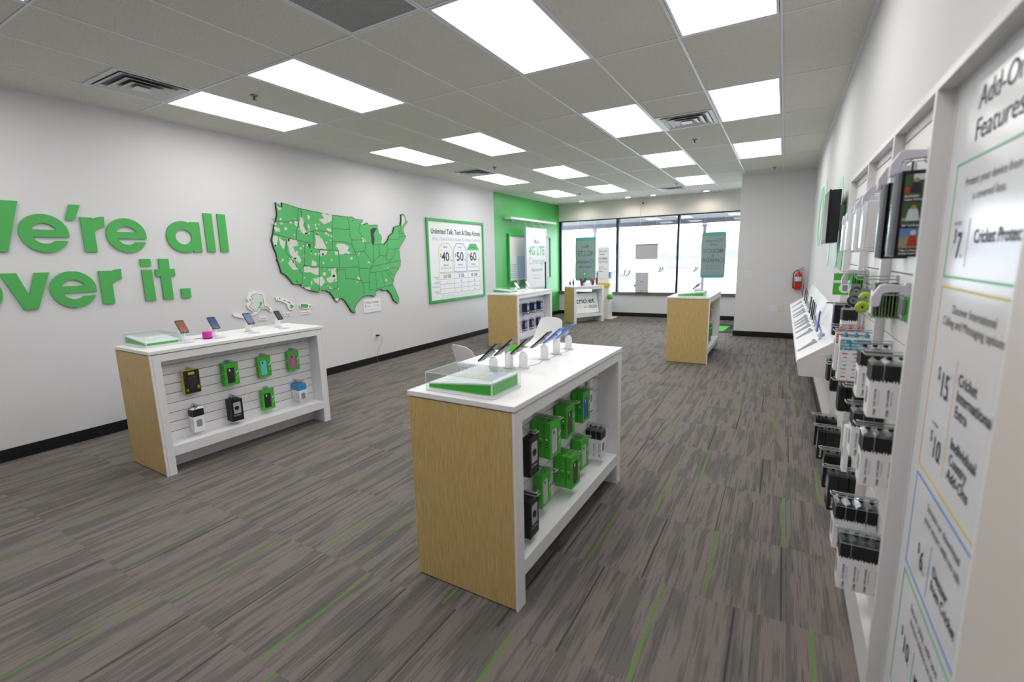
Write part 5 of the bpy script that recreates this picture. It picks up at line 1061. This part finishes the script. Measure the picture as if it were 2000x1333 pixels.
def handle():
    """white plastic lock-hook end: arm plus slanted nose"""
    t = thing('lock_hook', (0, 0, 0), 'x', 'security hook'); W_ = .014
    P = [(0.01, .002), (.065, .008), (.082, .004), (.104, -.035), (.104, -.072), (.08, -.07), (.074, -.026), (.064, -.022), (0.01, -.02)]
    MB().prism(P, (0, -W_, 0), Xp, Zp, (0, 2 * W_, 0), LTGREY).build('lock_arm', LTGREY, t, bevel=.002)
    MB().tube([(0, -.008, -.012), (.085, -.008, -.012)], .002, 6).tube([(0, .008, -.03), (.085, .008, -.03)], .002, 6).build('wire', WIRE, t)
    MB().box(0, .015, -.018, .018, -.035, .012).build('clamp_block', LTGREY, t, bevel=.003); return t
for y, z, l in ((2.02, 1.895, 'over the photo printed case box'), (2.24, 1.88, 'over the second black case box'), (2.62, 1.855, 'over the first white box'), (2.88, 1.84, 'over the second white box'), (3.2, 1.82, 'over the third white box'), (3.42, 1.81, 'at the far end of the top row')):
    put('handle', handle, (), (WX - .016, y, z), PI, 'white plastic lock hook ' + l, 'lock hooks')
put('handle', handle, (), (WX - .022, 2.07, 1.465), PI, 'white plastic lock hook in front of the olive screen protectors', 'lock hooks')
put('handle', handle, (), (WX - .02, 3.10, 1.485), PI, 'white plastic lock hook over the bright green cards', 'lock hooks')
# photo-printed rugged case boxes (plain generic pictures)
def photo_box():
    t = thing('photo_case_box', (0, 0, 0), 'x', 'phone case box'); W_, H_, D_ = .11, .268, .055
    MB().box(0, .088, -D_ / 2, D_ / 2, -H_, 0).build('carton', BLACKC, t, bevel=.001)
    q = [(.02 * 0 + .0, 0)]; A = MB(); n = 7; v = []
    SG = mat('silver_blister', '8d8f96', .18, .75)
    pts = [(.02 + 0, -D_ / 2)] ; pr = [(.088 + .016 * math.sin(PI * i / 12) ** .6, D_ / 2 - D_ * i / 12) for i in range(13)]
    A.prism([(.08, D_ / 2)] + pr + [(.08, -D_ / 2)], (0, 0, -H_ + .004), Xp, Yp, (0, 0, H_ - .008), SG).build('silver_blister', SG, t, smooth=False)
    for s in (1,):
        y = s * (D_ / 2 + .0004)
        g = MB(); sky = mat('pic_sky', '5f86b8', .4); gr = mat('pic_foliage', '3c5a34', .4, noise=.5, bscale=140); sand = mat('pic_sand', '9a8f70', .4, noise=.3, bscale=120); skin = mat('pic_skin', 'b08468', .4); drk = mat('pic_dark', '26282e', .4); rd = mat('pic_red', 'b23a28', .4); wh = mat('pic_white', 'cdd4dc', .4)
        def q(x0, x1, z0, z1, M, e=0): g.box(x0, x1, y, y + .0004 + e, z0, z1, M)
        a, b = .004, .078
        q(a, b, -.085, -.012, gr); q(a, b - .02, -.03, -.012, wh, .0001); g.prism(circ(.007, 10, .05, -.03), (0, y + .0005, 0), Xp, Zp, (0, .0004, 0), skin).prism([(.034, -.07), (.064, -.07), (.06, -.04), (.05, -.036), (.04, -.04)], (0, y + .0005, 0), Xp, Zp, (0, .0004, 0), drk); q(.064, .077, -.07, -.052, rd, .0002)
        q(a, b, -.165, -.097, gr); g.prism([(.032, -.155), (.068, -.155), (.062, -.12), (.05, -.112), (.04, -.12)], (0, y + .0005, 0), Xp, Zp, (0, .0004, 0), wh).prism(circ(.007, 10, .05, -.113), (0, y + .0009, 0), Xp, Zp, (0, .0004, 0), skin); q(.066, .077, -.155, -.145, skin, .0002)
        q(a, b, -.205, -.178, sky); q(a, b, -.24, -.205, sand); g.prism([(.03, -.235), (.058, -.235), (.054, -.205), (.044, -.198), (.035, -.205)], (0, y + .0005, 0), Xp, Zp, (0, .0004, 0), rd).prism(circ(.008, 10, .044, -.192), (0, y + .0009, 0), Xp, Zp, (0, .0004, 0), wh)
        g.build('photo_print', None, t)
        for s_, z, w_ in (('RUGGED', -.082, .035), ('Impact Resistant', -.092, .05), ('360° Full Body Cover', -.172, .065), ('Take it Anywhere', -.25, .06), ('Includes Screen Protector', -.26, .068)): text(s_, .009, (.076, y + .0012, z), Xm, Zp, PAPER, t, width=w_, bold=.02)
    MB().box(.02, .112, -D_ / 2, D_ / 2, 0, .0).build('box_top', BLACKC, t) if False else None
    g = MB(); g.tube([(.06, 0, 0), (.06, 0, .03)], .003, 6, BLACK); g.build('hang_loop', None, t)
    return t
put('pbox', photo_box, (), (WX - .005, 1.97 + .0275, 1.833), PI, 'black case box with outdoor photos, nearest on the top row of the right wall', GRW)
put('pbox', photo_box, (), (WX - .006, 2.2 + .0275, 1.825), PI, 'black case box with silver edge, second on the top row of the right wall', GRW)
def white_blister():
    t = thing('white_case_box', (0, 0, 0), 'x', 'phone case box'); MB().box(0, .085, -.035, .035, -.2, 0).build('carton', PAPER, t, bevel=.004)
    MB().prism([(.085, -.035), (.098, -.02), (.102, 0), (.098, .02), (.085, .035)], (0, 0, -.198), Xp, Yp, (0, 0, .196), mat('pearl_blister', 'e2e3ea', .12, .35)).build('blister', MC.get('pearl_blister'), t); g = MB()
    g.box(.03, .032, .0353, .0357, -.12, -.1, MIDGREY).box(.03, .05, .0353, .0357, -.11, -.107, MIDGREY); g.build('small_print', MIDGREY, t); return t
for y, z, l in ((2.62, 1.80, 'first'), (2.87, 1.79, 'second'), (3.2, 1.795, 'third'), (3.42, 1.79, 'last')):
    put('wbox', white_blister, (), (WX - .016, y, z), PI, 'white case box on the top row of the right wall, %s past the black ones' % l, GRW)
t = thing('green_accessory_pack', (WX - .018, 2.06, 1.43), 'clear pack with green card low in the near bay of the right wall', 'accessory pack', GRW, rz=PI)
MB().box(0, .012, -.04, .04, -.085, 0).build('card', GREEN, t, bevel=.001); MB().prism(rr(.04, .05, .006, 3, 0, -.035), (.012, 0, 0), Yp, Zp, (.012, 0, 0), METAL).build('charger_body', METAL, t, bevel=.002); MB().box(.012, .03, -.035, .035, -.08, -.002).build('clear_blister', BLIST, t)
o = MB().tube([(5.955, 1.95, 1.455), (5.956, 1.95, 1.40), (5.954, 1.952, 1.37)], .002, 6).tube([(5.954, 1.952, 1.37), (5.952, 1.952, 1.32)], .006, 8).build('lanyard_cable', MIDGREY); tag(o, 'thin grey cable with a connector hanging at the near bay edge', 'cable')

# ============================================================ PHONE SHELF
t = thing('phone_shelf', (WX, 4.05, 0), 'long white sloping phone shelf on the right wall', 'shelf')
L_ = 4.5; PR = [(-.262, .672), (-.268, .778), (-.262, .79), (-.055, .955), (-.045, .955), (-.0, 1.12), (0, .668)]
PR = [(-.25, .675), (-.268, .775), (-.262, .79), (-.05, .935), (-.002, 1.12), (-.002, .675)]
MB().prism(PR, (0, .012, 0), Xp, Zp, (0, L_ - .024, 0), WHITE).build('shelf_body', mat('shelf_side', 'd6d3d2', .45), t)
S_ = mat('shelf_side', 'd6d3d2', .45)
o = MB().prism(PR, (0, 0, 0), Xp, Zp, (0, .012, 0), S_).build('end_panel', S_, t); MB().prism(PR, (0, L_ - .012, 0), Xp, Zp, (0, .012, 0), S_).build('end_panel', S_, t)
e = [(a - (0 if i else .0), b) for i, (a, b) in enumerate([(-.27, .778), (-.262, .797), (-.05, .942), (-.05, .932), (-.264, .786)])]
MB().prism([(-.272, .776), (-.266, .797), (-.052, .944), (-.05, .9355), (-.262, .79), (-.268, .776)], (0, -.002, 0), Xp, Zp, (0, L_ + .004, 0), WHITE).build('sloping_top', WHITE, t)
sl = math.atan2(.145, .212)
def shelf_phone(body, scr):
    t = thing('shelf_phone', (0, 0, 0), 'x', 'demo phone'); B = mat('body_' + body, body, .3)
    MB().prism(rr(.075, .165, .009, 4), (-.0042, 0, 0), Yp, Zp, (.0085, 0, 0), B).build('phone_body', B, t, bevel=.001)
    MB().prism(rr(.066, .135, .002, 2), (.0043, 0, 0), Yp, Zp, (.0006, 0, 0)).build('screen', mat('scrs' + scr, scr, .12, coat=.5), t)
    MB().tube([(-.004, 0, -.02), (-.03, 0, -.08), (-.03, 0, -.138)], .007, 8).build('holder_arm', LTGREY, t, smooth=True); MB().lathe([(.0, 0), (.016, 0), (.016, .01), (0, .01)], (-.03, 0, -.146), 16).build('holder_foot', LTGREY, t, smooth=True); return t
PY = [8.09, 7.21, 6.82, 6.5, 5.86, 5.75, 5.44, 5.19, 4.96, 4.4]
PHY = [7.98, 7.38, 6.94, 6.69, 6.20, 5.97, 5.73, 5.43, 5.08, 4.44]
for k, y in enumerate(PHY):
    dark = k not in (3, 8, 9); key = ('1b1b22', '2c2c34') if dark else (('9aa4c0', '8a94b0') if k != 9 else ('2a5fd0', '2a4f9a'))
    l = '%s phone on the sloping shelf, %s' % (('slim black', 'pale grey', 'bright blue')[0 if dark else (2 if k == 9 else 1)], ('farthest one', 'second farthest', 'third farthest', 'fourth farthest', 'fifth farthest', 'fifth from the near end', 'fourth from the near end', 'third from the near end', 'second from the near end', 'nearest one')[k])
    r = put('sph' + key[0], shelf_phone, key, (WX - .132, PY[k], 1.05), PI, l, 'phones on the sloping shelf')
    r.rotation_euler = (0, -.06, PI)
    # slanted info blade lying on the slope in front of each phone
def blade():
    t = thing('price_holder', (0, 0, 0), 'x', 'price holder'); M4 = Matrix.Rotation(sl, 4, 'Y') if False else Matrix.Identity(4)
    MB().hexa([(0, -.03, 0), (.16, -.03, 0), (.16, .03, 0), (0, .03, 0), (.01, -.024, .012), (.15, -.024, .03), (.15, .024, .03), (.01, .024, .012)], mat('holder_grey', 'adaeb8', .3)).build('holder', LTGREY, t, bevel=.001); MB().hexa([(.02, -.02, .0135), (.14, -.02, .0288), (.14, .02, .0288), (.02, .02, .0135), (.02, -.02, .015), (.14, -.02, .0303), (.14, .02, .0303), (.02, .02, .015)]).build('price_card', PAPER, t); MB().box(.13, .15, -.018, .018, .0295, .0315).build('green_print', mat('dull_green', '5f7f68', .5), t); return t
for k, y in enumerate(PHY):
    r = put('blade', blade, (), (WX - .258, y - .06, .7985), 0, 'slim white price holder on the sloping shelf, before the %s phone' % ('farthest', 'second farthest', 'third farthest', 'fourth farthest', 'fifth farthest', 'fifth nearest', 'fourth nearest', 'third nearest', 'second nearest', 'nearest')[k], 'price holders on the sloping shelf')
    r.rotation_euler = (0, -sl, 0)
t = thing('blue_card_holder', (WX - .1, 4.5, .912), 'small pale blue card beside the blue phone on the shelf', 'card', rz=.3); MB().hexa([(-.02, -.03, 0), (.02, -.03, 0), (.02, .03, 0), (-.02, .03, 0), (-.004, -.03, .03), (.012, -.03, .035), (.012, .03, .035), (-.004, .03, .03)], mat('soft_blue', '8fb4e0', .5)).build('card_body', MC['soft_blue'], t)
for c in t.children: c.location.z += .0

# wall television
t = thing('television', (5.858, 4.6, 1.66), 'black wall television above the sloping phone shelf', 'television')
MB().box(.012, .08, 0, .5, 0, .41).build('tv_body', BLACK, t, bevel=.006); MB().box(0, .012, -.003, .503, -.003, .413).build('bezel', mat('bezel_black', '08080a', .2), t, bevel=.002); MB().box(-.0015, 0, .02, .485, .025, .395).build('screen', mat('screen_reflection_grey', '6f7076', .15, coat=1), t)  # the screen's grey base colour paints in the reflection on its glass
MB().box(.08, .122, .15, .35, .1, .3).build('wall_mount', METAL, t); MB().tube([(.09, .12, .0), (.1, .12, -.2)], .003, 6).build('cable', LTGREY, t)
# rounded green shapes painted on the wall behind (cut vinyl letters)
def decal(pts, M, label, hole=None):
    mb = MB()
    if hole: 
        n = len(pts); v = [(WX - .004, *p) for p in pts] + [(WX - .004, *p) for p in hole] + [(WX - .0, *p) for p in pts] + [(WX - .0, *p) for p in hole]; f = []
        for i in range(n): j = (i + 1) % n; f += [(i, j, n + j, n + i), (2 * n + i, 3 * n + i, 3 * n + j, 2 * n + j), (i, 2 * n + i, 2 * n + j, j), (n + i, n + j, 3 * n + j, 3 * n + i)]
        mb.add(v, f, M)
    else: mb.prism(pts, (WX - .004, 0, 0), Yp, Zp, (.004, 0, 0), M)
    tag(mb.build('wall_letter', M), label, 'letter', 'rounded letters on the right wall')
PG = mat('pale_green_vinyl', 'a9d8bc', .5); MG = mat('mid_green_vinyl', '7cc795', .5)
decal(rr(.95, .78, .38, 10, 7.9, 2.06), MG, 'pale green rounded ring letter, farthest on the right wall', rr(.4, .5, .19, 10, 7.9, 2.04))
decal(rr(.3, .8, .14, 6, 7.2, 2.06), PG, 'pale green upright bar letter beyond the television'); decal(rr(.28, .80, .14, 6, 6.05, 1.84), PG, 'pale green rounded letter behind the television'); decal(rr(.55, .8, .25, 8, 5.25, 1.84), PG, 'pale green wide letter partly hidden by the television')
decal(rr(.24, .50, .05, 4, 4.72, 1.69), GREENF, 'bright green bar letter just below the television'); decal(rr(.26, .50, .12, 6, 4.28, 1.68), mat('aqua_vinyl', 'cfe4e4', .5), 'pale aqua rounded letter beside the slatwall end')

# ============================================================ OUTSIDE
o = struct('ground_outside', MB().box(-60, 60, EY + .17, 130, -.2, -.1), mat('pavement', 'b9b8b4', .9))
struct('portico_roof', MB().box(-12, 14, EY + .2, 15.0, 2.62, 2.9).box(-12, 14, 14.85, 15.0, 2.5, 2.62), mat('portico_grey', '66666e', .8))
t = None
for x, l in ((.19, 'left window'), (3.52, 'right window')):
    t = thing('portico_post', (x, 15.0, -.1), 'slim mauve portico post outside the %s' % l, 'post', 'portico posts'); MB().box(-.04, .04, -.04, .04, 0, 2.6).build('shaft', mat('post_mauve', '8d7a92', .6), t); MB().box(-.07, .07, -.07, .07, 2.5, 2.6).build('cap', MC['post_mauve'], t)
def car(loc, rz, body, label, kind='truck'):
    t = thing('car' if kind != 'truck' else 'pickup_truck', loc, label, 'car', rz=rz); B = mat('car_' + body, body, .25, .1, coat=.6); GL = mat('car_glass', '5a6a76', .08)
    if kind == 'truck': P = [(-2.7, .55), (-2.75, 1.15), (-.9, 1.18), (-.8, 1.85), (.75, 1.87), (1.35, 1.2), (2.6, 1.1), (2.75, .55)]; win = [(-.72, 1.22), (-.66, 1.75), (.7, 1.77), (1.15, 1.22)]
    else: P = [(-2.2, .45), (-2.25, 1.1), (-1.9, 1.72), (.5, 1.75), (1.1, 1.12), (2.1, .98), (2.25, .45)]; win = [(-1.85, 1.14), (-1.7, 1.62), (.42, 1.65), (.9, 1.14)]
    MB().prism(P, (0, -.9, 0), Xp, Zp, (0, 1.8, 0), B).build('body', B, t, bevel=.06)
    g = MB()
    for s in (-.905, .895): g.prism(win, (0, s, 0), Xp, Zp, (0, .01, 0), GL)
    g.build('side_glass', GL, t)
    wb = 1.75 if kind == 'truck' else 1.35
    for sx in (-wb, wb):
        for sy in (-.82, .82):
            wk = thing('wheel', (0, 0, 0), None, None); bpy.data.objects.remove(wk)
            MB().lathe([(.24, -.12), (.38, -.12), (.41, -.09), (.41, .09), (.38, .12), (.24, .12)], (sx, sy, .41), 24, mat('tyre', '34343a', .8), 'y').lathe([(0, -.125), (.33, -.127), (.33, .127), (0, .125)], (sx, sy, .41), 24, mat('hub', 'c8c8cc', .3, .6), 'y').build('wheel', None, t, smooth=False)
    MB().box(-wb + .5, wb - .5, -.98, -.9, .38, .46).box(-wb + .5, wb - .5, .9, .98, .38, .46).build('running_board', mat('trim_dark', '3c3c48', .5), t); MB().box(P[-1][0] - .02, P[-1][0] + .08, -.85, .85, .45, .65).box(P[0][0] - .1, P[0][0] + .02, -.85, .85, .45, .65).build('bumper', MC['hub'], t)
    return t
car((-8.45, 41.5, -.1), PI, 'e6e6e8', 'white pickup truck parked outside the middle window')
car((-4.3, 52, -.1), 0, 'e2e4e6', 'white pickup truck parked farther off, behind the window post')
car((-7.0, 76, -.1), PI, 'b8c8c6', 'pale green-grey estate car far across the car park', 'suv')
car((-17.5, 44, -.1), 0, 'd6d8da', 'pale estate car outside the left window', 'suv')
t = thing('low_building', (-30, 95, -.1), 'long low pale building across the car park', 'building')
MB().box(0, 60, 0, 8, 0, 3.6).build('wall', mat('bldg_wall', 'b5b2bd', .8), t); MB().box(-1, 61, -1.2, 9, 3.6, 4.3).build('roof', mat('bldg_roof', '9b98a6', .8), t)
for k in range(14): MB().box(2 + 4.1 * k, 3.9 + 4.1 * k, -.06, .02, 1.1, 2.5).build('window', mat('bldg_glass', '6a7080', .2), t)
for k in (3, 8): MB().box(4.6 + 4.1 * k, 5.6 + 4.1 * k, -.06, .02, 0, 2.3).build('door', mat('bldg_door', '8a8090', .6), t)
